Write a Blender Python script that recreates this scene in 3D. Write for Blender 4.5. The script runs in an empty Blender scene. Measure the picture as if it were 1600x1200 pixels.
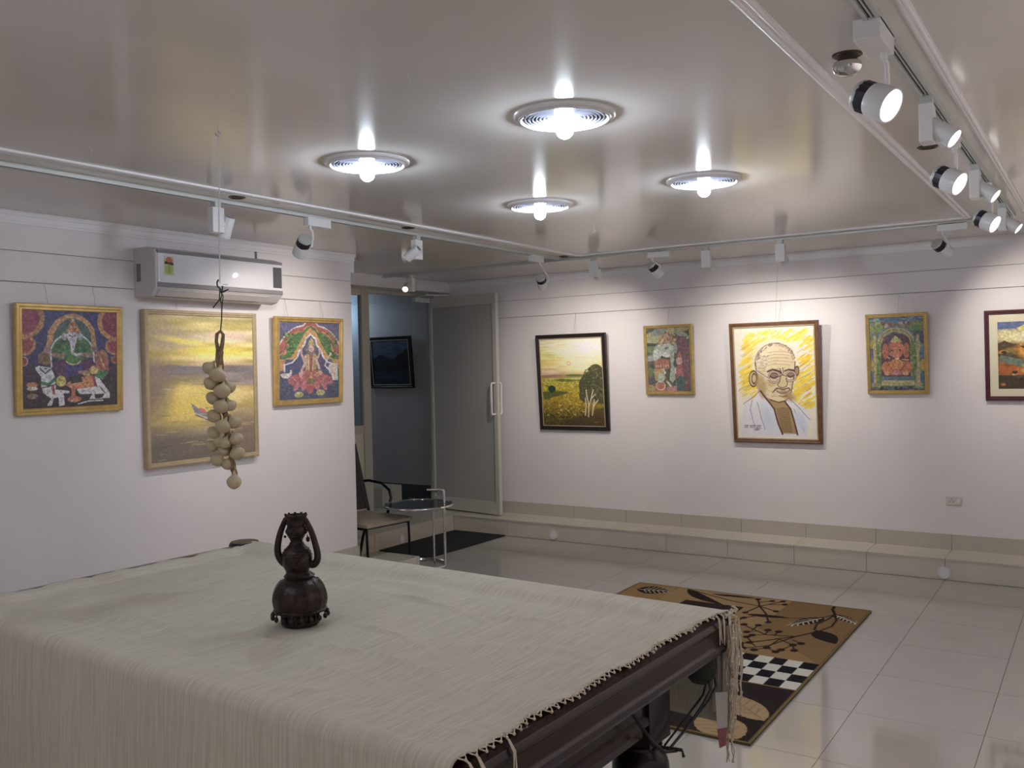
import bpy, math, random
import numpy as np
from mathutils import Vector, Matrix

SC = bpy.context.scene
COL = SC.collection
random.seed(5)
RNG = np.random.RandomState(7)

# ------------------------------------------------------------------ camera, light, exposure
YAW, PITCH, ROLL = math.radians(33.28), math.radians(-1.15), math.radians(1.295)
_cy, _sy, _cp, _sp = math.cos(YAW), math.sin(YAW), math.cos(PITCH), math.sin(PITCH)
_f = Vector((-_sy*_cp, _cy*_cp, _sp)); _r = Vector((_cy, _sy, 0)); _d = _f.cross(_r)
_rr = _r*math.cos(ROLL) + _d*math.sin(ROLL); _dd = -_r*math.sin(ROLL) + _d*math.cos(ROLL)
cam = bpy.data.cameras.new('camera'); camo = bpy.data.objects.new('camera', cam); COL.objects.link(camo)
cam.sensor_width = 36; cam.lens = 1418.2/1600*36; cam.clip_start = .02
camo.matrix_world = Matrix(((_rr.x, -_dd.x, -_f.x, 0), (_rr.y, -_dd.y, -_f.y, 0), (_rr.z, -_dd.z, -_f.z, 1.55), (0, 0, 0, 1)))
SC.camera = camo
w = bpy.data.worlds.new('world'); SC.world = w; w.use_nodes = True
w.node_tree.nodes['Background'].inputs[0].default_value = (.02, .022, .028, 1)
w.node_tree.nodes['Background'].inputs[1].default_value = 1
SC.view_settings.view_transform = 'Standard'; SC.view_settings.look = 'None'
SC.view_settings.exposure = 0.0; SC.view_settings.gamma = 1; SC.view_settings.use_curve_mapping = False
BULB_STRENGTH = 300.0       # the four cool-white ceiling bulbs
SPOT_W = 52.0               # one track spotlight
SPOT_COL = (1.0, .90, .82)
ZC = 2.385                  # ceiling height
ZS = .15                    # height of the raised step
XL, YB, XR, YF = -4.6, 7.2, .55, -2.6

# ------------------------------------------------------------------ materials
def s2l(c):
    c = np.asarray(c, float)/255.
    return np.where(c <= .04045, c/12.92, ((c+.055)/1.055)**2.4)
def L3(r, g, b): return tuple(float(x) for x in s2l((r, g, b)))
def mat(name, col=(.8, .8, .8), rough=.5, metal=0, spec=.5, noise=0, nscale=8, bump=0, bscale=60, emit=None, estr=0,
        attr=None, coat=0, rvar=0, stretch=None, trans=0, alpha=1, ior=1.45):
    m = bpy.data.materials.new(name); m.use_nodes = True
    N, K = m.node_tree.nodes, m.node_tree.links
    p = N['Principled BSDF']
    p.inputs['Base Color'].default_value = (*col, 1); p.inputs['Roughness'].default_value = rough
    p.inputs['Metallic'].default_value = metal; p.inputs['Specular IOR Level'].default_value = spec
    p.inputs['Coat Weight'].default_value = coat; p.inputs['IOR'].default_value = ior
    p.inputs['Transmission Weight'].default_value = trans; p.inputs['Alpha'].default_value = alpha
    tc = N.new('ShaderNodeTexCoord'); mp = N.new('ShaderNodeMapping'); K.new(tc.outputs['Object'], mp.inputs[0])
    if stretch: mp.inputs['Scale'].default_value = stretch
    src = None
    if attr:
        a = N.new('ShaderNodeAttribute'); a.attribute_name = attr; src = a.outputs['Color']
        K.new(src, p.inputs['Base Color'])
    if noise or not attr:
        n = N.new('ShaderNodeTexNoise'); n.inputs['Scale'].default_value = nscale; n.inputs['Detail'].default_value = 4
        K.new(mp.outputs[0], n.inputs['Vector'])
        r = N.new('ShaderNodeMapRange'); r.inputs['From Min'].default_value = .3; r.inputs['From Max'].default_value = .7
        nn = noise or .02
        r.inputs['To Min'].default_value = 1-nn; r.inputs['To Max'].default_value = 1+nn
        K.new(n.outputs['Fac'], r.inputs[0])
        mx = N.new('ShaderNodeVectorMath'); mx.operation = 'SCALE'
        if src: K.new(src, mx.inputs[0])
        else: mx.inputs[0].default_value = col
        K.new(r.outputs[0], mx.inputs['Scale']); K.new(mx.outputs[0], p.inputs['Base Color'])
        if rvar:
            r2 = N.new('ShaderNodeMapRange'); r2.inputs['To Min'].default_value = max(0, rough-rvar); r2.inputs['To Max'].default_value = rough+rvar
            K.new(n.outputs['Fac'], r2.inputs[0]); K.new(r2.outputs[0], p.inputs['Roughness'])
    if bump:
        n2 = N.new('ShaderNodeTexNoise'); n2.inputs['Scale'].default_value = bscale; n2.inputs['Detail'].default_value = 3
        K.new(mp.outputs[0], n2.inputs['Vector'])
        b = N.new('ShaderNodeBump'); b.inputs['Strength'].default_value = bump; b.inputs['Distance'].default_value = .004
        K.new(n2.outputs['Fac'], b.inputs['Height']); K.new(b.outputs[0], p.inputs['Normal'])
    if emit:
        p.inputs['Emission Color'].default_value = (*emit, 1); p.inputs['Emission Strength'].default_value = estr
    return m
M = {}
M['wall'] = mat('wall_paint', (.80, .765, .775), .55, noise=.015, nscale=3, bump=.05, bscale=90)
M['ceil'] = mat('ceiling_gloss_paint', (.72, .68, .65), .13, noise=.03, nscale=2.5, bump=.035, bscale=7, spec=.13)
M['trimw'] = mat('white_gloss_moulding', (.86, .84, .86), .3)
M['tile'] = mat('polished_floor_tile', (.53, .505, .46), .06, noise=.03, nscale=5, spec=.6, rvar=.02)
M['tileb'] = mat('polished_floor_tile_tone', (.54, .515, .472), .07, noise=.03, nscale=5, spec=.6, rvar=.02)
M['grout'] = mat('tile_grout', (.40, .37, .33), .5)
M['stept'] = mat('step_tile', (.66, .62, .53), .22, noise=.03, nscale=6)
M['stepr'] = mat('step_riser_tile', (.68, .635, .55), .25, noise=.03, nscale=6)
M['skirt'] = mat('skirting_tile', (.52, .485, .42), .3, noise=.03)
M['white'] = mat('white_plastic', (.75, .74, .74), .35)
M['whitem'] = mat('white_enamel', (.74, .74, .75), .28)
M['track'] = mat('track_aluminium', (.55, .57, .55), .4, metal=.2)
M['dark'] = mat('dark_slot', (.03, .03, .03), .6)
M['black'] = mat('black_heatsink', (.018, .012, .02), .4, noise=.2, nscale=300)
M['gold'] = mat('gilded_moulding', (.62, .44, .17), .34, metal=.6, noise=.15, nscale=25)
M['goldp'] = mat('pale_gold_moulding', (.50, .40, .26), .42, metal=.25, noise=.12, nscale=25)
M['blackf'] = mat('black_frame_wood', (.022, .016, .014), .35, noise=.2, nscale=30)
M['brownf'] = mat('brown_frame_wood', (.15, .075, .038), .4, noise=.25, nscale=20)
M['maroonf'] = mat('maroon_frame_wood', (.075, .022, .03), .35, noise=.15, nscale=20)
M['mount'] = mat('cream_mount_card', (.70, .66, .50), .8)
M['canvas'] = mat('canvas_back', (.55, .48, .38), .8)
M['wire'] = mat('steel_wire', (.22, .20, .20), .4, metal=.6)
M['wirew'] = mat('pale_nylon_wire', (.55, .53, .52), .4)
M['chrome'] = mat('chrome', (.75, .75, .76), .12, metal=1)
M['steel'] = mat('brushed_steel', (.45, .45, .45), .3, metal=1)
M['alu'] = mat('painted_door_aluminium', (.58, .565, .51), .4)
M['aluw'] = mat('cream_door_aluminium', (.52, .49, .42), .4)
M['cream'] = mat('cream_panel', (.62, .59, .48), .5)
M['frost'] = mat('grey_film_glass', (.45, .445, .42), .35, spec=.3, noise=.05, nscale=200)
M['rosew'] = mat('dark_rosewood_varnish', (.020, .0075, .0065), .26, noise=.35, nscale=14, stretch=(1, 8, 8), coat=.12, spec=.35)
M['rosed'] = mat('dark_rosewood_leg', (.012, .006, .0055), .28, noise=.3, nscale=18, coat=.1, spec=.35)
M['slate'] = mat('dark_green_baize', (.02, .07, .045), .9)
M['bronze'] = mat('dark_bronze', (.035, .022, .018), .34, metal=.55, noise=.5, nscale=45, bump=.35, bscale=110)
M['leather'] = mat('cream_seat_leather', (.42, .36, .28), .45, noise=.06)
M['chairb'] = mat('dark_woven_back', (.035, .028, .024), .6, noise=.3, nscale=60)
M['blackm'] = mat('black_steel_tube', (.012, .012, .014), .3, metal=.4)
M['matr'] = mat('charcoal_doormat_rubber', (.018, .017, .019), .8, noise=.3, nscale=160, bump=.6, bscale=250)
M['garlic'] = mat('garlic_skin', (.52, .42, .27), .55, noise=.18, nscale=60, stretch=(1, 1, .25), bump=.2, bscale=80)
M['braid'] = mat('dry_garlic_stalk', (.26, .17, .10), .8, noise=.3, nscale=70, bump=.5, bscale=120)
M['twine'] = mat('dark_green_twine', (.035, .04, .03), .8)
M['tassel'] = mat('ecru_cotton_fringe', (.66, .57, .45), .85)
M['tagw'] = mat('white_card', (.72, .70, .68), .7)
M['tagp'] = mat('pink_card', (.42, .17, .16), .7)
M['acw'] = mat('air_conditioner_white', (.60, .56, .57), .35)
M['acf'] = mat('air_conditioner_gloss_panel', (.70, .70, .74), .30, coat=.15)
M['acg'] = mat('air_conditioner_grey_strip', (.22, .21, .22), .3)
M['acd'] = mat('air_conditioner_display', (.17, .17, .18), .08, metal=.4)
M['plate'] = mat('socket_plastic', (.66, .62, .58), .3)
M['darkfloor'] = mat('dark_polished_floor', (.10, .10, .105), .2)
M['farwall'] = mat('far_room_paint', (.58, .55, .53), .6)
M['orange'] = mat('warm_filament', (.3, .1, .02), .5, emit=(1, .28, .06), estr=2.2)
M['copper'] = mat('downlight_can', (.10, .06, .035), .35, metal=.7)
M['bulb'] = mat('cool_white_bulb', (1, 1, 1), .5, emit=(.78, .87, 1.0), estr=BULB_STRENGTH)
M['lens'] = mat('lit_spot_lens', (1, 1, 1), .3, emit=(1, .95, .93), estr=3.5)
M['lensdim'] = mat('dim_lit_spot_lens', (1, 1, 1), .3, emit=(1, .93, .9), estr=1.6)
M['lensoff'] = mat('spot_lens', (.7, .7, .72), .1)
M['net'] = mat('dark_knitted_net', (.025, .03, .022), .85, noise=.4, nscale=120, bump=.8, bscale=180)
M['ringm'] = mat('lamp_rim_enamel', (.78, .76, .78), .25)
M['refl'] = mat('fluted_reflector_metal', (.30, .31, .36), .22, metal=.55)
def glass_mat(name, tint, refl):
    m = bpy.data.materials.new(name); m.use_nodes = True
    N, K = m.node_tree.nodes, m.node_tree.links; N.clear()
    o = N.new('ShaderNodeOutputMaterial'); mix = N.new('ShaderNodeMixShader')
    t = N.new('ShaderNodeBsdfTransparent'); t.inputs[0].default_value = (*tint, 1)
    g = N.new('ShaderNodeBsdfGlossy'); g.inputs['Roughness'].default_value = .03
    fr = N.new('ShaderNodeLayerWeight'); fr.inputs[0].default_value = .5
    pw = N.new('ShaderNodeMath'); pw.operation = 'POWER'; pw.inputs[1].default_value = 3.5; K.new(fr.outputs['Facing'], pw.inputs[0])
    ml = N.new('ShaderNodeMath'); ml.operation = 'MULTIPLY_ADD'; ml.inputs[1].default_value = .7; ml.inputs[2].default_value = refl; K.new(pw.outputs[0], ml.inputs[0])
    K.new(ml.outputs[0], mix.inputs[0]); K.new(t.outputs[0], mix.inputs[1]); K.new(g.outputs[0], mix.inputs[2]); K.new(mix.outputs[0], o.inputs[0])
    return m
M['glass'] = glass_mat('window_glass', (.86, .92, .97), .04)
M['tglass'] = glass_mat('smoked_table_glass', (.45, .48, .48), .10)
# cloth: fine ribs across the weave
def cloth_mat(name='ribbed_cotton_cloth'):
    m = bpy.data.materials.new(name); m.use_nodes = True
    N, K = m.node_tree.nodes, m.node_tree.links; p = N['Principled BSDF']
    p.inputs['Roughness'].default_value = .9; p.inputs['Specular IOR Level'].default_value = .1
    tc = N.new('ShaderNodeTexCoord')
    mp = N.new('ShaderNodeMapping'); mp.inputs['Scale'].default_value = (330, 9, 9); K.new(tc.outputs['Object'], mp.inputs[0])
    n = N.new('ShaderNodeTexNoise'); n.inputs['Scale'].default_value = 1; n.inputs['Detail'].default_value = 2; K.new(mp.outputs[0], n.inputs['Vector'])
    mp2 = N.new('ShaderNodeMapping'); mp2.inputs['Scale'].default_value = (3, 90, 90); K.new(tc.outputs['Object'], mp2.inputs[0])
    n2 = N.new('ShaderNodeTexNoise'); n2.inputs['Scale'].default_value = 1; K.new(mp2.outputs[0], n2.inputs['Vector'])
    ad = N.new('ShaderNodeMath'); ad.operation = 'ADD'; K.new(n.outputs['Fac'], ad.inputs[0])
    sc = N.new('ShaderNodeMath'); sc.operation = 'MULTIPLY'; sc.inputs[1].default_value = .12; K.new(n2.outputs['Fac'], sc.inputs[0]); K.new(sc.outputs[0], ad.inputs[1])
    cr = N.new('ShaderNodeValToRGB'); K.new(ad.outputs[0], cr.inputs[0])
    cr.color_ramp.elements[0].position = .25; cr.color_ramp.elements[0].color = (.48, .435, .345, 1)
    cr.color_ramp.elements[1].position = .72; cr.color_ramp.elements[1].color = (.66, .61, .515, 1)
    K.new(cr.outputs[0], p.inputs['Base Color'])
    b = N.new('ShaderNodeBump'); b.inputs['Strength'].default_value = .22; b.inputs['Distance'].default_value = .002
    K.new(ad.outputs[0], b.inputs['Height']); K.new(b.outputs[0], p.inputs['Normal'])
    return m
M['cloth'] = cloth_mat()
M['print'] = mat('painted_canvas', rough=.6, attr='Col', noise=.05, nscale=60, bump=.25, bscale=220)
M['printg'] = mat('painting_under_plastic_wrap', rough=.32, attr='Col', noise=.05, nscale=60, bump=.9, bscale=150, coat=.35)
M['rug'] = mat('woven_rug_pile', rough=.95, attr='Col', noise=.08, nscale=120, bump=.6, bscale=300, spec=.1)

# ------------------------------------------------------------------ mesh builder
class MB:
    def __init__(s): s.v = []; s.f = []
    def box(s, x0, x1, y0, y1, z0, z1):
        n = len(s.v)
        s.v += [(x0, y0, z0), (x1, y0, z0), (x1, y1, z0), (x0, y1, z0), (x0, y0, z1), (x1, y0, z1), (x1, y1, z1), (x0, y1, z1)]
        s.f += [tuple(n+i for i in q) for q in ((0, 3, 2, 1), (4, 5, 6, 7), (0, 1, 5, 4), (1, 2, 6, 5), (2, 3, 7, 6), (3, 0, 4, 7))]
        return s
    def tube(s, pts, r, n=8, caps=True):
        pts = [Vector(p) for p in pts]; rs = r if isinstance(r, (list, tuple)) else [r]*len(pts)
        base = len(s.v); up = None
        for i, p in enumerate(pts):
            t = (pts[min(i+1, len(pts)-1)]-pts[max(i-1, 0)])
            t = t.normalized() if t.length > 1e-9 else Vector((0, 0, 1))
            if up is None:
                a = Vector((0, 0, 1)) if abs(t.z) < .9 else Vector((1, 0, 0)); up = t.cross(a).normalized()
            else:
                up = (up - t*up.dot(t)); up = up.normalized() if up.length > 1e-6 else t.orthogonal().normalized()
            b = t.cross(up)
            for k in range(n):
                a = 2*math.pi*k/n; s.v.append(tuple(p+(up*math.cos(a)+b*math.sin(a))*rs[i]))
        for i in range(len(pts)-1):
            for k in range(n):
                k2 = (k+1) % n; A = base+i*n; B = A+n
                s.f.append((A+k, A+k2, B+k2, B+k))
        if caps:
            s.f.append(tuple(base+k for k in reversed(range(n)))); s.f.append(tuple(base+(len(pts)-1)*n+k for k in range(n)))
        return s
    def lathe(s, prof, o=(0, 0, 0), axis=(0, 0, 1), n=24, fn=None):
        o = Vector(o); ax = Vector(axis).normalized(); u = ax.orthogonal().normalized(); v = ax.cross(u); base = len(s.v)
        for (r, h) in prof:
            for k in range(n):
                a = 2*math.pi*k/n; rr = max(r, 1e-5)*(fn(a, h) if fn else 1)
                s.v.append(tuple(o+ax*h+(u*math.cos(a)+v*math.sin(a))*rr))
        for i in range(len(prof)-1):
            for k in range(n):
                k2 = (k+1) % n; A = base+i*n; B = A+n
                s.f.append((A+k, A+k2, B+k2, B+k))
        return s
    def grid(s, P):   # P: (h, w, 3)
        h, w_ = P.shape[:2]; n = len(s.v); s.v += [tuple(q) for q in P.reshape(-1, 3)]
        for j in range(h-1):
            for i in range(w_-1):
                a = n+j*w_+i; s.f.append((a, a+1, a+w_+1, a+w_))
        return s
    def sphere(s, c, r, n=10, m=6, sc=(1, 1, 1)):
        base = len(s.v)
        for j in range(m+1):
            th = math.pi*j/m
            for k in range(n):
                a = 2*math.pi*k/n
                s.v.append((c[0]+r*sc[0]*math.sin(th)*math.cos(a), c[1]+r*sc[1]*math.sin(th)*math.sin(a), c[2]+r*sc[2]*math.cos(th)))
        for j in range(m):
            for k in range(n):
                k2 = (k+1) % n; A = base+j*n; B = A+n
                s.f.append((A+k, B+k, B+k2, A+k2))
        return s
    def move(s, d):
        s.v = [(x+d[0], y+d[1], z+d[2]) for x, y, z in s.v]; return s
    def rot(s, R):
        s.v = [tuple(R @ Vector(p)) for p in s.v]; return s
def tag(o, label=None, cat=None, group=None, kind=None):
    if label: o['label'] = label
    if cat: o['category'] = cat
    if group: o['group'] = group
    if kind: o['kind'] = kind
    return o
def thing(name, label, cat, loc=(0, 0, 0), rz=0, group=None):
    o = bpy.data.objects.new(name, None); COL.objects.link(o); o.empty_display_size = .05
    o.location = loc; o.rotation_euler = (0, 0, rz)
    return tag(o, label, cat, group)
def rootmat(o):
    m = Matrix.Identity(4)
    while o is not None:
        m = (Matrix.Translation(o.location) @ o.rotation_euler.to_matrix().to_4x4()) @ m; o = o.parent
    return m
def part(name, mb, material, parent=None, smooth=False, bevel=0, world=True, label=None):
    """world=True: vertices are given in scene coordinates; False: in the thing's own coordinates"""
    v = mb.v
    if parent is not None and world:
        R = rootmat(parent).inverted(); v = [tuple(R @ Vector(p)) for p in v]
    me = bpy.data.meshes.new(name); me.from_pydata(v, [], mb.f); me.materials.append(material)
    me.validate()
    o = bpy.data.objects.new(name, me); COL.objects.link(o)
    if parent is not None: o.parent = parent
    if smooth:
        me.polygons.foreach_set('use_smooth', [True]*len(me.polygons))
        try: me.set_sharp_from_angle(angle=math.radians(42))
        except Exception: pass
    if bevel:
        b = o.modifiers.new('bevel', 'BEVEL'); b.width = bevel; b.segments = 2; b.limit_method = 'ANGLE'
    if label: o['label'] = label
    return o
def struct(name, mb, material, **k):
    o = part(name, mb, material, None, **k); o['kind'] = 'structure'; return o
def empty_struct(name, loc=(0, 0, 0)):
    o = bpy.data.objects.new(name, None); COL.objects.link(o); o.location = loc; o['kind'] = 'structure'; return o
def V(*a): return Vector(a)

# ------------------------------------------------------------------ room shell
T = .12
struct('wall_left', MB().box(XL-T, XL, YF-T, 4.9, 0, ZC), M['wall'])
struct('wall_back', MB().box(-5.72, XR+T, YB, YB+T, 0, ZC), M['wall'])
struct('wall_right', MB().box(XR, XR+T, YF, YB, 0, ZC), M['wall'])
struct('wall_front', MB().box(XL, XR+T, YF-T, YF, 0, ZC), M['wall'])
struct('wall_recess', MB().box(-5.65, XL-T, 4.70, 4.80, 0, ZC), M['wall'])
struct('ceiling', MB().box(-8.7, XR+T, YF-T, 8.1, ZC, ZC+.1), M['ceil'])
# far room seen through the doorway
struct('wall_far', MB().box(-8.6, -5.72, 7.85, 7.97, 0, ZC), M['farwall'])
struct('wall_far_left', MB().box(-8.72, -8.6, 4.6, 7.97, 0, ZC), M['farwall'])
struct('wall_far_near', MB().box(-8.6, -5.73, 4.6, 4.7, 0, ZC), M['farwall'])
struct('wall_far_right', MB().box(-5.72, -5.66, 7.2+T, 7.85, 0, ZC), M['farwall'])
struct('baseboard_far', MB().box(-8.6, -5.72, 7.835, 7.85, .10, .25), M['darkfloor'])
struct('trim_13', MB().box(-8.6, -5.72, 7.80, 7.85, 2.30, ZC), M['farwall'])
# floor: slab plus one object per polished tile
floor = struct('floor', MB().box(-8.6, XR+T, YF-T, YB+T, -.12, -.008), M['grout'])
TX, TY, G = .52, .55, .0011
xs = [-5.2]+[-.43-TX*k for k in range(9, -3, -1) if -5.2 < -.43-TX*k < XR]+[XR]
ys = [YF]+[5.75+TY*k for k in range(-16, 4) if YF < 5.75+TY*k < 6.86]+[6.86]
tile_cache = {}
for i in range(len(xs)-1):
    for j in range(len(ys)-1):
        wx, wy = round(xs[i+1]-xs[i], 3), round(ys[j+1]-ys[j], 3)
        if wx < .03 or wy < .03: continue
        mk = random.random() < .35; key = (wx, wy, mk)
        if key not in tile_cache:
            o = part('tile', MB().box(G, wx-G, G, wy-G, -.008, 0), M['tileb' if mk else 'tile'], floor, world=False); tile_cache[key] = o
        else:
            o = tile_cache[key].copy(); COL.objects.link(o); o.parent = floor
        o.location = (xs[i], ys[j], 0)
# raised step: left run, back run and door platform
st = empty_struct('trim_1')
def slabs(axis, a0, a1, pitch, first, mk, parent, name, material):
    cuts = [a0]; c = first
    while c < a1-.02:
        if c > a0+.02: cuts.append(c)
        c += pitch
    cuts.append(a1)
    for i in range(len(cuts)-1): part(name, mk(cuts[i]+.0015, cuts[i+1]-.0015), material, parent)
part('core', MB().box(-5.19, XR, 6.87, YB, 0, ZS-.012), M['grout'], st)
part('core', MB().box(-6.57, -5.21, 4.8, YB-.001, 0, ZS-.012), M['grout'], st)
part('core', MB().box(XL, -4.30, YF, 5.22, 0, ZS-.012), M['grout'], st)
slabs('x', -5.2, XR, TX, -5.11, lambda a, b: MB().box(a, b, 6.86, 6.872, 0, ZS-.012), st, 'riser_tile', M['stepr'])
slabs('x', -5.2, XR, TX, -5.11, lambda a, b: MB().box(a, b, 6.852, YB-.012, ZS-.012, ZS), st, 'tread_tile', M['stept'])
slabs('y', 4.8, 6.86, .55, 5.2, lambda a, b: MB().box(-5.212, -5.2, a, b, 0, ZS-.012), st, 'riser_tile', M['stepr'])
slabs('y', 4.8, YB-.012, .55, 5.2, lambda a, b: MB().box(-6.57, -5.20, a, b, ZS-.012, ZS), st, 'tread_tile', M['stept'])
slabs('y', YF, 5.23, .55, -1.95, lambda a, b: MB().box(-4.302, -4.29, a, b, 0, ZS-.012), st, 'riser_tile', M['stepr'])
slabs('y', YF, 5.23, .55, -1.95, lambda a, b: MB().box(XL+.012, -4.29, a, b, ZS-.012, ZS), st, 'tread_tile', M['stept'])
part('riser_tile', MB().box(-4.6, -4.302, 5.218, 5.23, 0, ZS-.012), M['stepr'], st)
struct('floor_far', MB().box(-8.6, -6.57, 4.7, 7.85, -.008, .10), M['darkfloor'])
# skirting tiles
bb = empty_struct('baseboard_back')
slabs('x', -5.6, XR, TX, -5.11, lambda a, b: MB().box(a, b, YB-.012, YB, ZS-.012, .26), bb, 'skirting_tile', M['skirt'])
bl = empty_struct('baseboard_left')
slabs('y', YF, 4.905, .55, -1.95, lambda a, b: MB().box(XL, XL+.012, a, b, ZS-.012, .26), bl, 'skirting_tile', M['skirt'])
part('skirting_tile', MB().box(XL-T, XL+.012, 4.9, 4.912, 0.0, .26), M['skirt'], bl)
br_ = empty_struct('baseboard_right')
slabs('y', YF, 6.86, .55, -1.95, lambda a, b: MB().box(XR-.012, XR, a, b, 0, .11), br_, 'skirting_tile', M['skirt'])
# cornices: stepped white moulding under the ceiling
def cornice(name, axis, a0, a1, w_, s):
    mb = MB()
    for (d, z0, z1) in ((.012, ZC-.062, ZC-.05), (.020, ZC-.05, ZC-.022), (.034, ZC-.022, ZC)):
        lo, hi = sorted((w_, w_+s*d))
        if axis == 'x': mb.box(a0, a1, lo, hi, z0, z1)
        else: mb.box(lo, hi, a0, a1, z0, z1)
    return struct(name, mb, M['trimw'])
cornice('trim_2', 'x', -5.43, XR, YB, -1)
cornice('trim_3', 'y', YF, 4.925, XL, 1)
cornice('trim_4', 'y', YF, YB, XR, -1)
# ceiling mouldings (double bead) framing the middle of the ceiling
def bead(name, axis, a0, a1, c, w_=.045):
    mb = MB()
    for off in (-w_/2+.010, w_/2-.010):
        pts = []
        if axis == 'x': mb.tube([(a0, c+off, ZC), (a1, c+off, ZC)], .010, 10)
        else: mb.tube([(c+off, a0, ZC), (c+off, a1, ZC)], .010, 10)
    if axis == 'x': mb.box(a0, a1, c-w_/2, c+w_/2, ZC-.006, ZC)
    else: mb.box(c-w_/2, c+w_/2, a0, a1, ZC-.006, ZC)
    return struct(name, mb, M['trimw'], smooth=True)
bead('trim_5', 'y', -1.5, 6.12, -3.38)
bead('trim_6', 'x', -3.38, -.70, 6.12)
bead('trim_7', 'y', -1.5, 6.12, -.70)
bead('trim_8', 'x', -3.38, -.70, -1.5)
bead('trim_9', 'y', -1.65, 6.26, -.395, .03)
# beam over the doorway and white return piece at the end of the left wall
struct('trim_10', MB().box(-5.66, -5.43, 4.8, YB, 2.28, ZC), M['wall'])
struct('trim_11', MB().box(XL-T-.01, XL+.012, 4.9, 4.925, ZC-.13, ZC-.06), M['trimw'])

# ------------------------------------------------------------------ glazed partition and door
win = empty_struct('window_1', (-5.65, 5.5, ZS))
fr = MB().box(-5.69, -5.64, 6.14, 6.24, ZS, 2.28).box(-5.69, -5.64, 4.8, 4.86, ZS, 2.28).box(-5.685, -5.645, 4.86, 6.14, 2.22, 2.28).box(-5.685, -5.645, 4.86, 6.14, .97, 1.04).box(-5.685, -5.645, 4.86, 6.14, ZS, .25)
part('window_frame', fr, M['aluw'], win, bevel=.003)
part('pane', MB().box(-5.667, -5.661, 4.86, 6.14, 1.04, 2.22), M['glass'], win)
part('lower_panel', MB().box(-5.675, -5.655, 4.86, 6.14, .25, .97), M['cream'], win, label='cream solid lower panel')
dr = empty_struct('door_1', (-5.65, 7.17, ZS))
part('door_frame', MB().box(-5.70, -5.64, 7.155, 7.199, ZS, 2.28).box(-5.70, -5.64, 6.24, 7.155, 2.245, 2.28), M['aluw'], dr, bevel=.003)
# the leaf stands open, at right angles to the doorway, hinged at its left side
lx0, lx1, ly0, ly1 = -5.62, -4.735, 7.045, 7.085
A = V(lx0, 7.11, 0); B = V(lx1, 6.985, 0); dirl = (B-A).normalized(); ang = math.atan2(dirl.y, dirl.x); LW = (B-A).length
leaf = bpy.data.objects.new('door_leaf', None); COL.objects.link(leaf); leaf.parent = dr
leaf.location = (A.x-dr.location.x, A.y-dr.location.y, 0.012); leaf.rotation_euler = (0, 0, ang)
ZT = 2.232-ZS-.012
part('leaf_frame', MB().box(0, .035, -.02, .02, 0, ZT).box(LW-.05, LW, -.02, .02, 0, ZT).box(.035, LW-.05, -.02, .02, ZT-.10, ZT).box(.035, LW-.05, -.02, .02, 0, .115), M['alu'], leaf, world=False, bevel=.003)
part('pane', MB().box(.035, LW-.05, -.005, .005, .115, ZT-.10), M['frost'], leaf, world=False, label='grey filmed glass')
hb = MB()
for s in (-1, 1):
    hb.tube([(LW-.03, s*.02, .94), (LW-.03, s*.060, .94), (LW-.03, s*.068, .95), (LW-.03, s*.068, 1.22), (LW-.03, s*.060, 1.23), (LW-.03, s*.02, 1.23)], .011, 10)
part('door_handle', hb, M['whitem'], leaf, smooth=True, world=False, label='white D-shaped pull handles')
cl = MB().box(-5.64, -5.60, 6.86, 7.08, 2.19, 2.235); cl.tube([(-5.60, 6.9, 2.245), (-5.42, 6.80, 2.245), (-5.35, 7.05, 2.243)], .007, 6)
part('door_closer', cl, M['whitem'], dr)
# cream box standing past the partition
o = part('storage_box', MB().box(-6.50, -6.12, 6.9, 7.2, ZS, .345), M['cream'], bevel=.004); tag(o, 'low cream box standing on the platform beyond the doorway', 'box')

# foot lights in the riser
def foot_light(c, n, label):
    t = thing('step_light', label, 'step light', c, group='round lights set in the step riser')
    c = V(*c); n = V(*n)
    part('bezel', MB().lathe([(.0, 0), (.042, 0), (.042, .006), (.036, .009), (.034, .005), (.0, .005)], c, n, 28), M['white'], t, smooth=True)
    part('diffuser', MB().lathe([(.0, .0075), (.020, .0075), (.033, .005)], c, n, 28), M['trimw'], t, smooth=True)
foot_light((-4.10, 6.86, .05), (0, -1, 0), 'round white step light in the back riser beside the door mat')
foot_light((-.957, 6.86, .048), (0, -1, 0), 'round white step light at the right end of the back riser')
foot_light((-5.2, 6.102, .05), (1, 0, 0), 'round white step light in the left riser behind the chair')

# socket plate on the back wall
so = thing('wall_socket', 'white switch and socket plate low on the back wall', 'socket', (-.932, YB, .504))
part('plate', MB().box(-.985, -.879, YB-.010, YB, .472, .536), M['plate'], so, bevel=.003)
part('rocker_switch', MB().box(-.912, -.892, YB-.014, YB-.008, .488, .52), M['white'], so)
hs = MB()
for dx, dz in ((0, .012), (-.010, -.006), (.010, -.006)): hs.lathe([(0, .0105), (.0035, .0105)], (-.948+dx, YB, .504+dz), (0, -1, 0), 8)
part('socket_hole', hs, M['dark'], so)

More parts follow.
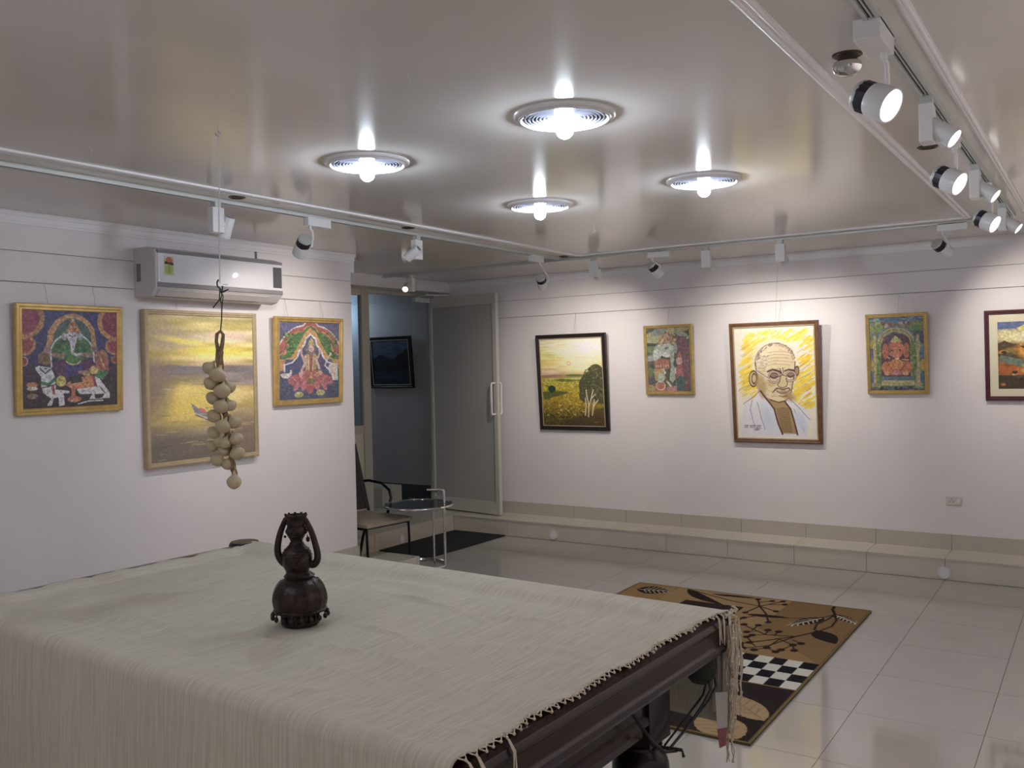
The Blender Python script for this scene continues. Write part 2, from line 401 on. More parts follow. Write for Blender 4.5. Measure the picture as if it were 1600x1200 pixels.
# ------------------------------------------------------------------ wires on the walls
def wire(name, pts, r, label, group=None, m='wire'):
    o = part(name, MB().tube(pts, r, 5), M[m]); return tag(o, label, 'wire', group)
wire('picture_wire', [(-4.9, YB-.006, 2.005), (-2.6, YB-.006, 2.017), (XR, YB-.006, 2.02)], .0016, 'long dark wire strung across the back wall just above the pictures')
wire('picture_wire', [(-4.9, YB-.004, 2.165), (XR, YB-.004, 2.178)], .0013, 'faint upper wire strung across the back wall below the cornice')
wire('picture_wire', [(XL+.006, YF, 2.028), (XL+.006, 4.9, 2.032)], .0016, 'dark wire strung across the left wall behind the air conditioner')
wire('picture_wire', [(XL+.004, YF, 2.182), (XL+.004, 4.9, 2.19)], .0013, 'faint upper wire strung along the left wall under the cornice')
o = part('wall_pipe', MB().tube([(XL+.007, 4.02, 2.25), (XL+.007, 4.02, ZC-.06)], .006, 8), M['acg']); tag(o, 'thin vertical conduit above the right end of the air conditioner', 'pipe')

# ------------------------------------------------------------------ painter for flat pictures
class Painter:
    def __init__(s, W, H, ext, sh=0, base=(128, 128, 128), seed=1):
        s.W, s.H = W, H; x0, y0, x1, y1 = ext; s.ext = ext; s.rs = np.random.RandomState(seed)
        u, v = np.meshgrid((np.arange(W))/(W-1), (np.arange(H))/(H-1)); s.u, s.v = u, v
        s.Y = y0+v*(y1-y0); s.X = x0+u*(x1-x0)+sh*v
        s.C = np.zeros((H, W, 3)); s.C[:] = base; s.k = (x1-x0)/W
    def mix(s, m, col):
        m = m[..., None] if m.ndim == 2 else m
        s.C = s.C*(1-m)+np.asarray(col, float)*m
    def ell(s, cx, cy, rx, ry, col, rot=0, soft=None):
        c, q = math.cos(math.radians(rot)), math.sin(math.radians(rot))
        dx, dy = s.X-cx, s.Y-cy; a = (dx*c+dy*q)/rx; b = (-dx*q+dy*c)/ry
        d = np.sqrt(a*a+b*b); e = soft if soft is not None else s.k/min(rx, ry)
        s.mix(np.clip((1+e/2-d)/max(e, 1e-6), 0, 1), col)
    def ring(s, cx, cy, rx, ry, wd, col, a0=None, a1=None):
        dx, dy = (s.X-cx), (s.Y-cy); d = np.abs(np.sqrt((dx/rx)**2+(dy/ry)**2)-1)*min(rx, ry)
        m = np.clip((wd/2+s.k/2-d)/s.k, 0, 1)
        if a0 is not None:
            an = np.degrees(np.arctan2(-dy, dx)) % 360; m = m*((an >= a0) & (an <= a1))
        s.mix(m, col)
    def poly(s, pts, col, a=1.0):
        ins = np.zeros(s.X.shape, bool); n = len(pts)
        for i in range(n):
            x1, y1 = pts[i]; x2, y2 = pts[(i+1) % n]
            if y1 == y2: continue
            c = ((y1 > s.Y) != (y2 > s.Y)) & (s.X < (x2-x1)*(s.Y-y1)/(y2-y1)+x1); ins ^= c
        s.mix(ins.astype(float)*a, col)
    def line(s, pts, wd, col, a=1.0):
        for i in range(len(pts)-1):
            (x1, y1), (x2, y2) = pts[i], pts[i+1]; dx, dy = x2-x1, y2-y1; L2 = dx*dx+dy*dy+1e-9
            t = np.clip(((s.X-x1)*dx+(s.Y-y1)*dy)/L2, 0, 1)
            d = np.hypot(s.X-x1-t*dx, s.Y-y1-t*dy); s.mix(np.clip((wd/2+s.k/2-d)/s.k, 0, 1)*a, col)
    def noise(s, nx, ny):
        g = s.rs.rand(ny+2, nx+2); x = s.u*nx; y = s.v*ny; xi, yi = x.astype(int), y.astype(int); fx, fy = x-xi, y-yi
        fx, fy = fx*fx*(3-2*fx), fy*fy*(3-2*fy)
        return (g[yi, xi]*(1-fx)+g[yi, xi+1]*fx)*(1-fy)+(g[yi+1, xi]*(1-fx)+g[yi+1, xi+1]*fx)*fy
    def grain(s, amp, nx, ny): s.C *= (1+amp*(s.noise(nx, ny)*2-1))[..., None]
    def blobs(s, n, box, r, cols, rot=0, asp=1, a=1):
        for i in range(n):
            x = s.rs.uniform(box[0], box[2]); y = s.rs.uniform(box[1], box[3]); rr = r*s.rs.uniform(.6, 1.4)
            s.ell(x, y, rr, rr*asp, cols[s.rs.randint(len(cols))], rot+s.rs.uniform(-15, 15))
    def vgrad(s, stops, y0=None, y1=None):
        yy = [p for p, _ in stops]; m = np.ones(s.Y.shape, bool)
        if y0 is not None: m = (s.Y >= y0) & (s.Y <= y1)
        for c in range(3):
            s.C[..., c] = np.where(m, np.interp(s.Y, yy, [q[c] for _, q in stops]), s.C[..., c])
    def mesh(s, name, P00, U, Vv, material, parent, gain=1.0, world=True, label=None, veil=.1):
        """P00: top-left corner; U: vector along the width; Vv: vector down the height"""
        P = np.array(P00)[None, None]+s.u[..., None]*np.array(U)+s.v[..., None]*np.array(Vv)
        vv = P.reshape(-1, 3)
        if parent is not None and world:
            R = np.array(rootmat(parent).inverted()); vv = vv @ R[:3, :3].T+R[:3, 3]
        H, W = s.H, s.W; idx = np.arange(H*W).reshape(H, W)
        q = np.stack([idx[:-1, :-1], idx[1:, :-1], idx[1:, 1:], idx[:-1, 1:]], -1).reshape(-1, 4)
        me = bpy.data.meshes.new(name); me.vertices.add(len(vv)); me.vertices.foreach_set('co', vv.ravel())
        me.loops.add(q.size); me.loops.foreach_set('vertex_index', q.ravel())
        me.polygons.add(len(q)); me.polygons.foreach_set('loop_start', np.arange(0, q.size, 4))
        me.update(calc_edges=True)
        ca = me.color_attributes.new('Col', 'FLOAT_COLOR', 'POINT')
        c = s2l(np.clip(s.C, 0, 255))*gain; c = c*(1-veil)+c.mean(-1, keepdims=True)*veil*.8+.03*veil; c = np.clip(c, 0, .92).reshape(-1, 3)
        ca.data.foreach_set('color', np.concatenate([c, np.ones((len(c), 1))], 1).ravel())
        me.materials.append(material); o = bpy.data.objects.new(name, me); COL.objects.link(o)
        if parent is not None: o.parent = parent
        if label: o['label'] = label
        return o

def framed(name, label, cat, wall, h0, h1, z1, z0, dt, db, fw, fmat, painter, gain, inner=None, pm='print', depth=.03, mountw=0, wires=(), lean_extra=0, liner=None, group=None, veil=None):
    """wall 'y': hangs on the back wall, h is X. wall 'x': hangs on the left wall, h is Y."""
    zm = z0
    if wall == 'y':
        o = V(h0, YB-db, z0); U = V(1, 0, 0); n = V(0, -1, 0)
    elif wall == 'f':
        o = V(h0, 7.85-db, z0); U = V(1, 0, 0); n = V(0, -1, 0)
    else:
        o = V(XL+db, h0, z0); U = V(0, 1, 0); n = V(1, 0, 0)
    W = h1-h0; H = math.hypot(z1-z0, dt-db)
    up = (V(0, 0, z1-z0)+n*(dt-db)).normalized(); nn = U.cross(up).normalized()
    if nn.dot(n) < 0: nn = -nn
    t = thing(name, label, cat, tuple(o+U*W/2), group=group)
    # frame: four mitred bars with a stepped profile (front face at nn*0, back at -depth)
    prof = [(0, -depth), (0, -.004), (.004, 0), (fw*.45, .0), (fw*.6, -.004), (fw-.004, -.004), (fw, -.008), (fw, -depth)]
    if liner: prof = prof[:-2]+[(fw, -.006), (fw, -depth)]
    mb = MB(); cs = [(0, 0, 1, 1), (W, 0, -1, 1), (W, H, -1, -1), (0, H, 1, -1)]; k = len(prof)
    for (cx, cy, sx, sy) in cs:
        for (a, d) in prof: mb.v.append(tuple(o+U*(cx+sx*a)+up*(cy+sy*a)+nn*d))
    for c in range(4):
        for i in range(k):
            i2 = (i+1) % k; c2 = (c+1) % 4
            q = (c*k+i, c2*k+i, c2*k+i2, c*k+i2); mb.f.append(q)
    part('picture_frame', mb, fmat, t, smooth=False)
    bk = MB(); p = [o+U*a+up*b+nn*d for d in (-depth+.002, -.014) for a, b in ((fw*.8, fw*.8), (W-fw*.8, fw*.8), (W-fw*.8, H-fw*.8), (fw*.8, H-fw*.8))]
    bk.v = [tuple(q) for q in p]; bk.f = [(3, 2, 1, 0), (4, 5, 6, 7), (0, 1, 5, 4), (1, 2, 6, 5), (2, 3, 7, 6), (3, 0, 4, 7)]
    part('backing_board', bk, M['canvas'], t)
    a = fw*.9
    if mountw:
        m2 = MB()
        for (x0, x1, y0, y1) in ((a, W-a, a, a+mountw), (a, W-a, H-a-mountw, H-a), (a, a+mountw, a+mountw, H-a-mountw), (W-a-mountw, W-a, a+mountw, H-a-mountw)):
            n0 = len(m2.v); m2.v += [tuple(o+U*x+up*y+nn*(-.0105)) for x, y in ((x0, y0), (x1, y0), (x1, y1), (x0, y1))]; m2.f.append((n0, n0+1, n0+2, n0+3))
        part('mount', m2, M['mount'], t, label='cream mount card')
        a += mountw
    if liner:
        lw = .008; m2 = MB(); b0 = fw
        for (x0, x1, y0, y1) in ((b0, W-b0, b0, b0+lw), (b0, W-b0, H-b0-lw, H-b0), (b0, b0+lw, b0+lw, H-b0-lw), (W-b0-lw, W-b0, b0+lw, H-b0-lw)):
            n0 = len(m2.v); m2.v += [tuple(o+U*x+up*y+nn*dd) for dd in (-.008, -.004) for x, y in ((x0, y0), (x1, y0), (x1, y1), (x0, y1))]
            m2.f += [tuple(n0+i for i in q) for q in ((4, 5, 6, 7), (0, 1, 5, 4), (1, 2, 6, 5), (2, 3, 7, 6), (3, 0, 4, 7))]
        part('liner', m2, liner, t)
    P0 = o+U*a+up*(H-a)+nn*(-.0115)
    painter.mesh('artwork', tuple(P0), tuple(U*(W-2*a)), tuple(-up*(H-2*a)), M[pm], t, gain*(.78 if pm == 'printg' else 1.0), veil=veil if veil is not None else (.36 if pm == 'printg' else .12))
    for (fx, ztop) in wires:
        wv = MB(); q = o+U*W*fx+up*(H-.01)+nn*(-depth*.7)
        topp = V(q.x, q.y, ztop)
        if wall == 'y': topp.y = YB-.006
        elif wall == 'f': topp.y = 7.85-.006
        else: topp.x = XL+.006
        wv.tube([q, topp], .0014, 5)
        part('hanging_wire', wv, M['wirew'], t)
    return t

# ---- picture contents (coordinates follow the enlarged view of each picture)
def art_elephant_bull():
    p = Painter(200, 210, (150, 115, 1085, 1085), 8, (48, 58, 112), 3)
    p.vgrad([(115, (52, 62, 120)), (600, (50, 55, 105)), (720, (66, 52, 70)), (1085, (58, 44, 52))])
    for (cx, cy, rx, ry, c) in ((165, 620, 48, 50, 1), (165, 460, 120, 105, 1), (160, 200, 205, 205, 0), (1075, 610, 52, 40, 1), (1075, 470, 115, 90, 1), (1090, 220, 210, 195, 0)):
        p.ell(cx, cy, rx, ry, (178, 118, 62)); p.ell(cx, cy, rx*.76, ry*.78, (150, 52, 60) if c else (140, 40, 72))
    p.poly([(380, 470), (395, 330), (470, 210), (560, 160), (640, 140), (720, 160), (800, 220), (850, 300), (875, 470)], (182, 128, 66))
    p.poly([(440, 480), (445, 360), (500, 260), (570, 205), (640, 190), (700, 205), (780, 270), (815, 350), (820, 480)], (66, 98, 92))
    p.ell(630, 500, 210, 150, (62, 110, 66)); p.blobs(40, (460, 380, 800, 620), 14, [(84, 136, 82), (40, 84, 66)])
    p.poly([(630, 180), (670, 250), (720, 335), (560, 335), (600, 250)], (176, 112, 66)); p.ell(632, 205, 16, 16, (180, 170, 160))
    p.blobs(18, (590, 240, 680, 330), 9, [(196, 150, 80), (140, 60, 50)])
    for i in range(11):
        a = math.radians(95+i*8.5); x = 620+205*math.cos(a); y = 560-210*math.sin(a); p.ell(x, y, 20, 9, (182, 184, 194), -90+math.degrees(-a)*1)
        x2 = 640-205*math.cos(a); p.ell(x2, y, 20, 9, (182, 184, 194), 90+math.degrees(a))
    p.poly([(300, 560), (380, 500), (430, 640), (380, 660), (310, 640)], (128, 92, 58)); p.ell(930, 620, 70, 115, (164, 96, 60)); p.ell(935, 625, 50, 90, (150, 128, 66))
    p.poly([(860, 500), (960, 560), (1005, 690), (1000, 730), (890, 690)], (156, 74, 62)); p.line([(890, 540), (960, 700)], 14, (176, 152, 80))
    p.poly([(870, 720), (1005, 730), (930, 820), (850, 780)], (64, 128, 78))
    for (x0, x1, y) in ((410, 560, 560), (700, 860, 560)): p.line([(x0, y-10), (x1, y+10)], 40, (150, 108, 96))
    p.poly([(460, 620), (560, 600), (700, 600), (820, 610), (850, 690), (770, 760), (500, 770), (440, 700)], (96, 52, 92)); p.poly([(560, 660), (740, 660), (760, 740), (560, 790)], (58, 52, 122))
    p.ell(640, 590, 85, 68, (76, 132, 70)); p.ring(640, 590, 80, 66, 10, (196, 184, 120), 200, 340)
    p.ell(390, 500, 34, 40, (150, 112, 104)); p.ell(845, 500, 34, 36, (150, 112, 104)); p.line([(420, 520), (430, 680)], 16, (170, 164, 170)); p.line([(840, 540), (850, 630)], 16, (170, 164, 170))
    p.poly([(575, 345), (600, 330), (670, 330), (688, 360), (660, 450), (645, 520), (620, 530), (605, 440), (578, 390)], (178, 172, 186))
    p.line([(628, 480), (630, 545), (670, 560), (710, 548)], 26, (170, 164, 180)); p.ell(606, 366, 10, 6, (50, 46, 80)); p.ell(655, 364, 10, 6, (50, 46, 80)); p.line([(632, 335), (632, 390)], 6, (150, 50, 50))
    p.ell(550, 375, 26, 36, (160, 158, 172)); p.ell(710, 375, 26, 36, (160, 158, 172))
    p.ell(845, 715, 45, 45, (196, 164, 50)); p.ell(770, 750, 40, 26, (176, 160, 60)); p.ell(520, 820, 50, 55, (182, 170, 50)); p.line([(700, 735), (770, 730)], 30, (164, 110, 96))
    p.poly([(640, 790), (830, 770), (880, 890), (640, 905), (560, 860)], (196, 110, 50)); p.poly([(820, 760), (870, 800), (885, 885), (850, 890)], (140, 50, 66)); p.poly([(590, 790), (720, 760), (730, 830), (620, 850)], (54, 62, 56))
    Wt = (190, 188, 196)
    p.poly([(275, 680), (310, 665), (420, 685), (450, 740), (470, 850), (470, 900), (600, 920), (600, 945), (545, 945), (555, 1060), (500, 1070), (495, 980), (450, 985), (430, 1060), (385, 1060), (425, 990), (350, 930), (330, 860), (330, 770), (285, 710)], Wt)
    p.line([(320, 690), (370, 740), (420, 700)], 12, (54, 54, 76)); p.ell(372, 692, 12, 8, (60, 56, 80)); p.line([(335, 830), (400, 850), (460, 800)], 30, (60, 120, 76)); p.line([(340, 880), (400, 870), (465, 850)], 10, (40, 60, 60)); p.line([(440, 870), (450, 940)], 26, (150, 50, 60))
    p.poly([(670, 905), (830, 890), (880, 880), (850, 780), (900, 800), (1010, 950), (1010, 1010), (960, 1010), (830, 1015), (800, 1010), (830, 960), (700, 955)], Wt); p.poly([(900, 870), (990, 980), (930, 930)], (80, 56, 70)); p.poly([(850, 960), (960, 960), (930, 1005), (860, 1010)], (64, 46, 56)); p.line([(690, 1055), (800, 1030), (940, 1030)], 12, Wt)
    p.ell(250, 850, 55, 26, (186, 104, 50)); p.ell(250, 885, 52, 20, (178, 170, 160)); p.ell(250, 960, 52, 28, (130, 104, 80))
    p.line([(640, 880), (640, 990)], 40, (190, 100, 54)); p.ell(650, 1005, 70, 32, (190, 90, 56)); p.ell(650, 1020, 50, 12, (196, 140, 110))
    p.grain(.22, 60, 60); p.grain(.10, 120, 120); return p
def art_sea():
    p = Painter(170, 220, (140, 380, 600, 1030), 15, (150, 140, 110), 5)   # from the AC crop
    p.vgrad([(380, (176, 162, 110)), (430, (190, 172, 92)), (480, (190, 176, 140)), (520, (206, 184, 84)), (555, (214, 190, 60)), (585, (196, 174, 110)), (605, (178, 154, 110)), (612, (120, 108, 106)), (690, (124, 112, 104)), (715, (196, 174, 98)), (790, (190, 168, 90)), (880, (150, 132, 96)), (930, (128, 112, 92)), (1030, (104, 92, 82))])
    st = p.noise(4, 34); up_ = p.Y < 606
    for c, a in enumerate((60, 56, 80)): p.C[..., c] += np.where(up_, (st-.5)*a, (st-.5)*a*.7)
    p.ell(200, 480, 120, 60, (168, 150, 116), 20, 1.2); p.ell(420, 540, 120, 14, (226, 200, 50), 0, 1); p.ell(300, 500, 110, 14, (214, 196, 90), 10, 1); p.ell(480, 470, 120, 18, (204, 178, 150), 0, 1)
    p.poly([(140, 612), (230, 600), (330, 612), (450, 618), (600, 620), (600, 640), (140, 650)], (112, 104, 110), .8)
    p.ell(290, 780, 150, 90, (206, 182, 70), 0, 1.3); p.ell(300, 720, 60, 26, (214, 190, 90), 0, 1.2)
    p.ell(160, 700, 70, 130, (132, 112, 92), 0, 1.2); p.ell(560, 960, 120, 110, (120, 104, 84), 0, 1.3); p.ell(200, 980, 160, 80, (106, 96, 88), 0, 1.2)
    p.poly([(318, 775), (350, 800), (400, 825), (440, 850), (440, 870), (380, 850), (335, 820)], (120, 116, 122)); p.poly([(320, 815), (400, 850), (430, 862), (380, 858)], (186, 176, 168)); p.poly([(355, 798), (380, 806), (384, 826), (364, 818)], (196, 84, 90)); p.line([(340, 830), (420, 870)], 6, (96, 84, 80))
    for i in range(60):
        y = p.rs.uniform(640, 1020); x = p.rs.uniform(150, 560); p.line([(x, y), (x+p.rs.uniform(20, 70), y+p.rs.uniform(-3, 3))], 3, [(214, 196, 120), (96, 88, 88), (170, 150, 110)][p.rs.randint(3)], .5)
    p.line([(190, 965), (240, 960)], 3, (70, 60, 56), .6); p.grain(.06, 80, 110); return p
def art_lotus():
    p = Painter(160, 215, (162, 118, 828, 1062), 6, (84, 84, 128), 8)
    p.vgrad([(118, (92, 90, 140)), (500, (84, 86, 130)), (780, (70, 82, 124)), (1062, (74, 82, 112))])
    def mirror(pts): return [(1000-x, y) for x, y in pts]
    def arch(L, col):
        p.poly(L+[(1000-x, y) for x, y in reversed(L)], col)
    arch([(150, 400), (180, 350), (230, 270), (290, 210), (350, 170), (420, 150), (440, 115)], (206, 200, 196))
    arch([(150, 480), (175, 400), (210, 320), (260, 250), (310, 205), (370, 185), (420, 170), (460, 115)], (176, 74, 70))
    arch([(150, 520), (210, 480), (250, 420), (255, 330), (300, 275), (350, 230), (410, 235), (440, 180), (500, 150)], (196, 130, 60))
    arch([(160, 570), (240, 500), (270, 420), (262, 330), (310, 290), (370, 245), (420, 240), (450, 190), (500, 160)], (70, 126, 62))
    p.blobs(60, (200, 240, 400, 560), 12, [(96, 150, 70), (50, 104, 60)]); p.blobs(60, (620, 240, 800, 560), 12, [(96, 150, 70), (50, 104, 60)])
    arch([(160, 570), (230, 570), (290, 540), (340, 460), (400, 330), (440, 240), (500, 180)], (206, 146, 44))
    p.poly([(160, 570), (230, 570), (220, 700), (160, 720)], (200, 132, 60)); p.poly([(828, 570), (740, 570), (760, 640), (828, 700)], (190, 140, 70))
    arch([(215, 720), (215, 630), (300, 600), (350, 540), (365, 470), (420, 390), (440, 310), (500, 250)], (204, 204, 206))
    arch([(230, 720), (232, 640), (310, 615), (365, 545), (385, 480), (440, 400), (455, 330), (500, 275)], (70, 78, 128))
    p.poly([(160, 720), (840, 720), (840, 1070), (160, 1070)], (66, 80, 118))
    for i in range(70):
        y = p.rs.uniform(760, 1055); x = p.rs.uniform(165, 800); p.line([(x, y), (x+p.rs.uniform(30, 90), y+p.rs.uniform(-6, 6))], 5, [(150, 160, 180), (46, 58, 96), (100, 112, 144)][p.rs.randint(3)], .6)
    p.poly([(175, 750), (220, 735), (270, 740), (285, 715), (280, 700), (300, 698), (300, 760), (260, 798), (210, 795)], (202, 190, 192))
    p.poly([(720, 630), (810, 620), (818, 840), (750, 835), (740, 770), (715, 740), (700, 680)], (196, 192, 184)); p.line([(700, 690), (665, 650), (690, 570), (735, 500), (720, 495)], 16, (200, 196, 190)); p.line([(730, 740), (780, 750)], 12, (190, 170, 90))
    for i in range(16):
        a = math.radians(-10+200*i/15); x = 505+190*math.cos(a); y = 850-60*math.sin(a)
        p.ell(x, y, 70, 26, [(184, 84, 96), (196, 104, 112), (168, 72, 88)][i % 3], -math.degrees(a)*.8)
    p.ell(505, 880, 130, 60, (178, 80, 92))
    for x in (350, 430, 500, 580, 660): p.ell(x, 900, 26, 60, (198, 100, 112), (x-505)*-.15)
    p.ell(500, 940, 36, 55, (184, 70, 84)); p.ell(510, 840, 44, 36, (120, 124, 60))
    p.ell(505, 750, 130, 56, (170, 86, 70)); p.blobs(20, (400, 710, 610, 790), 12, [(190, 150, 80), (186, 96, 96)]); p.ell(400, 750, 24, 36, (204, 150, 148)); p.ell(615, 740, 24, 30, (204, 150, 148))
    p.poly([(440, 520), (470, 495), (545, 490), (575, 530), (570, 690), (450, 700)], (176, 150, 74)); p.line([(508, 510), (508, 710)], 40, (170, 80, 66)); p.line([(480, 540), (486, 710)], 10, (206, 196, 150)); p.line([(535, 540), (526, 710)], 10, (206, 196, 150))
    p.line([(445, 540), (440, 630), (405, 700)], 28, (204, 160, 152)); p.line([(560, 560), (590, 650), (600, 690)], 28, (204, 160, 152)); p.line([(430, 590), (400, 500), (400, 430)], 22, (200, 154, 146)); p.line([(570, 580), (605, 500), (595, 440)], 22, (200, 154, 146))
    p.ell(505, 445, 60, 75, (120, 110, 110)); p.ell(508, 440, 32, 42, (206, 164, 156)); p.poly([(470, 400), (480, 350), (508, 300), (535, 350), (548, 400)], (180, 164, 80)); p.ell(500, 440, 4, 3, (60, 40, 40)); p.ell(518, 440, 4, 3, (60, 40, 40)); p.ell(508, 466, 9, 3, (170, 60, 60))
    p.ell(380, 1000, 50, 36, (176, 172, 84)); p.ell(620, 985, 52, 36, (176, 172, 84)); p.ell(380, 975, 30, 14, (196, 190, 110)); p.ell(620, 962, 30, 14, (196, 190, 110))
    p.grain(.16, 50, 66); p.grain(.08, 110, 150); return p
def art_landscape():
    p = Painter(180, 230, (125, 120, 805, 1075), 25, (190, 180, 100), 11)
    p.vgrad([(120, (206, 206, 170)), (200, (222, 214, 170)), (300, (222, 216, 150)), (400, (216, 196, 120)), (470, (210, 190, 140)), (520, (180, 150, 116)), (545, (150, 120, 90)), (552, (170, 166, 70)), (700, (168, 146, 40)), (850, (138, 116, 36)), (960, (96, 84, 34)), (1075, (62, 56, 30))])
    st = p.noise(5, 60); sk = (p.Y < 545)
    for c, a in enumerate((44, 40, 70)): p.C[..., c] += np.where(sk, (st-.5)*a, 0)
    p.ell(640, 230, 240, 120, (255, 252, 226), 0, 1.5); p.ell(560, 400, 160, 90, (250, 240, 190), 0, 1.5)
    for i in range(60):
        x = p.rs.uniform(200, 780); y = p.rs.uniform(230, 520); p.line([(x, y), (x, y+p.rs.uniform(15, 45))], 4, [(236, 226, 170), (206, 180, 110), (226, 206, 130)][p.rs.randint(3)], .6)
    for i in range(30):
        x = p.rs.uniform(140, 700); y = p.rs.uniform(150, 480); p.line([(x, y), (x+p.rs.uniform(40, 120), y+p.rs.uniform(-5, 5))], 7, [(190, 190, 130), (200, 160, 100), (232, 222, 170)][p.rs.randint(3)], .45)
    p.ell(448, 397, 22, 22, (200, 160, 80)); p.ell(448, 397, 15, 15, (255, 240, 190))
    p.poly([(140, 520), (300, 515), (420, 528), (140, 548)], (150, 112, 92)); p.ell(500, 525, 100, 13, (96, 116, 50)); p.ell(430, 576, 140, 16, (96, 112, 50)); p.ell(560, 560, 120, 10, (206, 206, 110), 0, 1)
    gr = p.noise(70, 90); gm = p.Y > 550
    for c, a in enumerate((80, 70, 24)): p.C[..., c] += np.where(gm, (gr-.5)*a, 0)
    p.blobs(70, (170, 600, 600, 960), 11, [(206, 186, 100), (110, 96, 30), (196, 160, 60), (160, 140, 50)], 0, .5)
    p.poly([(150, 700), (300, 690), (420, 700), (440, 715), (300, 750), (170, 790)], (72, 84, 44), .85); p.ell(255, 668, 42, 38, (38, 62, 44)); p.line([(256, 700), (256, 720)], 6, (40, 40, 30))
    for (x, y, rx, ry) in ((690, 640, 130, 160), (730, 500, 80, 90), (640, 740, 90, 80), (620, 640, 70, 110), (790, 640, 90, 190)): p.ell(x, y, rx, ry, (74, 76, 50))
    for i in range(260):
        a = p.rs.uniform(0, 6.28); r = math.sqrt(p.rs.rand()); x = 700+130*r*math.cos(a); y = 630+200*r*math.sin(a)
        p.ell(x, y, 8, 6, [(108, 104, 62), (48, 56, 40), (92, 92, 60), (126, 116, 70), (60, 70, 46)][p.rs.randint(5)])
    p.poly([(560, 960), (700, 900), (840, 850), (860, 1080), (300, 1080), (420, 1000)], (66, 50, 34), .6)
    for L in ([(612, 950), (622, 850), (618, 770)], [(645, 965), (652, 850), (632, 740), (626, 680)], [(650, 860), (680, 760), (700, 680)], [(685, 950), (700, 850), (710, 785)], [(695, 870), (725, 820), (750, 790)], [(680, 770), (722, 728)]):
        p.line(L, 11, (206, 190, 160))
    p.line([(700, 1025), (780, 1022)], 4, (140, 110, 80)); return p
def art_elephant_pale():
    p = Painter(130, 180, (165, 205, 745, 1040), 30, (96, 100, 70), 13)
    p.C += (p.noise(8, 10)[..., None]-.5)*np.array([70, 60, 40])
    p.ell(260, 330, 110, 80, (160, 158, 96)); p.ell(340, 255, 110, 45, (124, 136, 130), -20); p.ell(500, 250, 60, 60, (170, 160, 104)); p.ell(650, 300, 110, 40, (130, 140, 130), 30); p.ell(640, 230, 90, 30, (150, 146, 90))
    p.ell(230, 480, 60, 50, (104, 132, 76)); p.ell(220, 600, 60, 40, (146, 146, 162)); p.ell(230, 420, 80, 20, (60, 72, 66)); p.ell(220, 880, 70, 70, (80, 80, 96)); p.ell(230, 990, 60, 40, (156, 140, 60)); p.ell(220, 780, 50, 60, (104, 124, 70))
    p.poly([(570, 310), (700, 330), (745, 480), (760, 900), (720, 1040), (620, 980), (590, 700), (560, 420)], (120, 72, 84)); p.blobs(40, (600, 340, 750, 950), 14, [(96, 84, 116), (150, 84, 84), (104, 110, 90)])
    p.ell(440, 370, 110, 90, (168, 142, 88)); p.blobs(40, (340, 280, 560, 430), 15, [(190, 164, 100), (140, 110, 66), (170, 120, 90)]); p.ell(495, 350, 28, 30, (170, 120, 96))
    p.ell(320, 530, 60, 110, (166, 180, 170), 15); p.ell(450, 500, 100, 90, (164, 178, 164)); p.ell(440, 470, 34, 14, (96, 110, 110), -10); p.ell(450, 560, 60, 30, (186, 192, 180)); p.ell(560, 470, 26, 70, (136, 144, 156))
    p.poly([(480, 500), (545, 480), (545, 700), (560, 880), (520, 920), (480, 880), (500, 700)], (150, 166, 140))
    p.poly([(270, 640), (350, 600), (480, 620), (490, 730), (400, 760), (270, 720)], (168, 92, 52)); 
    for x in (300, 330, 360, 400, 430, 460): p.line([(x, 690), (x+4, 712)], 9, (210, 190, 170)); p.line([(x-30, 770), (x-28, 790)], 8, (200, 180, 160))
    p.poly([(270, 740), (390, 740), (430, 860), (360, 930), (280, 880)], (176, 146, 66)); p.ell(365, 860, 44, 66, (150, 176, 150)); p.line([(400, 740), (420, 800)], 20, (206, 190, 190)); p.line([(560, 730), (568, 800)], 20, (206, 190, 190)); p.line([(450, 910), (500, 970)], 22, (206, 186, 176)); p.line([(576, 900), (576, 960)], 16, (200, 190, 180))
    p.poly([(280, 930), (420, 920), (440, 1040), (280, 1040)], (176, 88, 66)); p.ring(360, 960, 60, 55, 10, (196, 190, 130)); p.poly([(440, 980), (570, 960), (580, 1040), (440, 1040)], (180, 110, 110))
    p.poly([(560, 720), (650, 690), (670, 850), (580, 870)], (170, 84, 80)); p.ell(610, 640, 46, 50, (186, 140, 124)); p.poly([(580, 590), (620, 500), (650, 600)], (176, 90, 60)); p.ell(630, 930, 60, 100, (62, 96, 100)); p.ell(555, 670, 22, 40, (60, 84, 96))
    p.grain(.16, 40, 56); p.grain(.12, 90, 120); return p
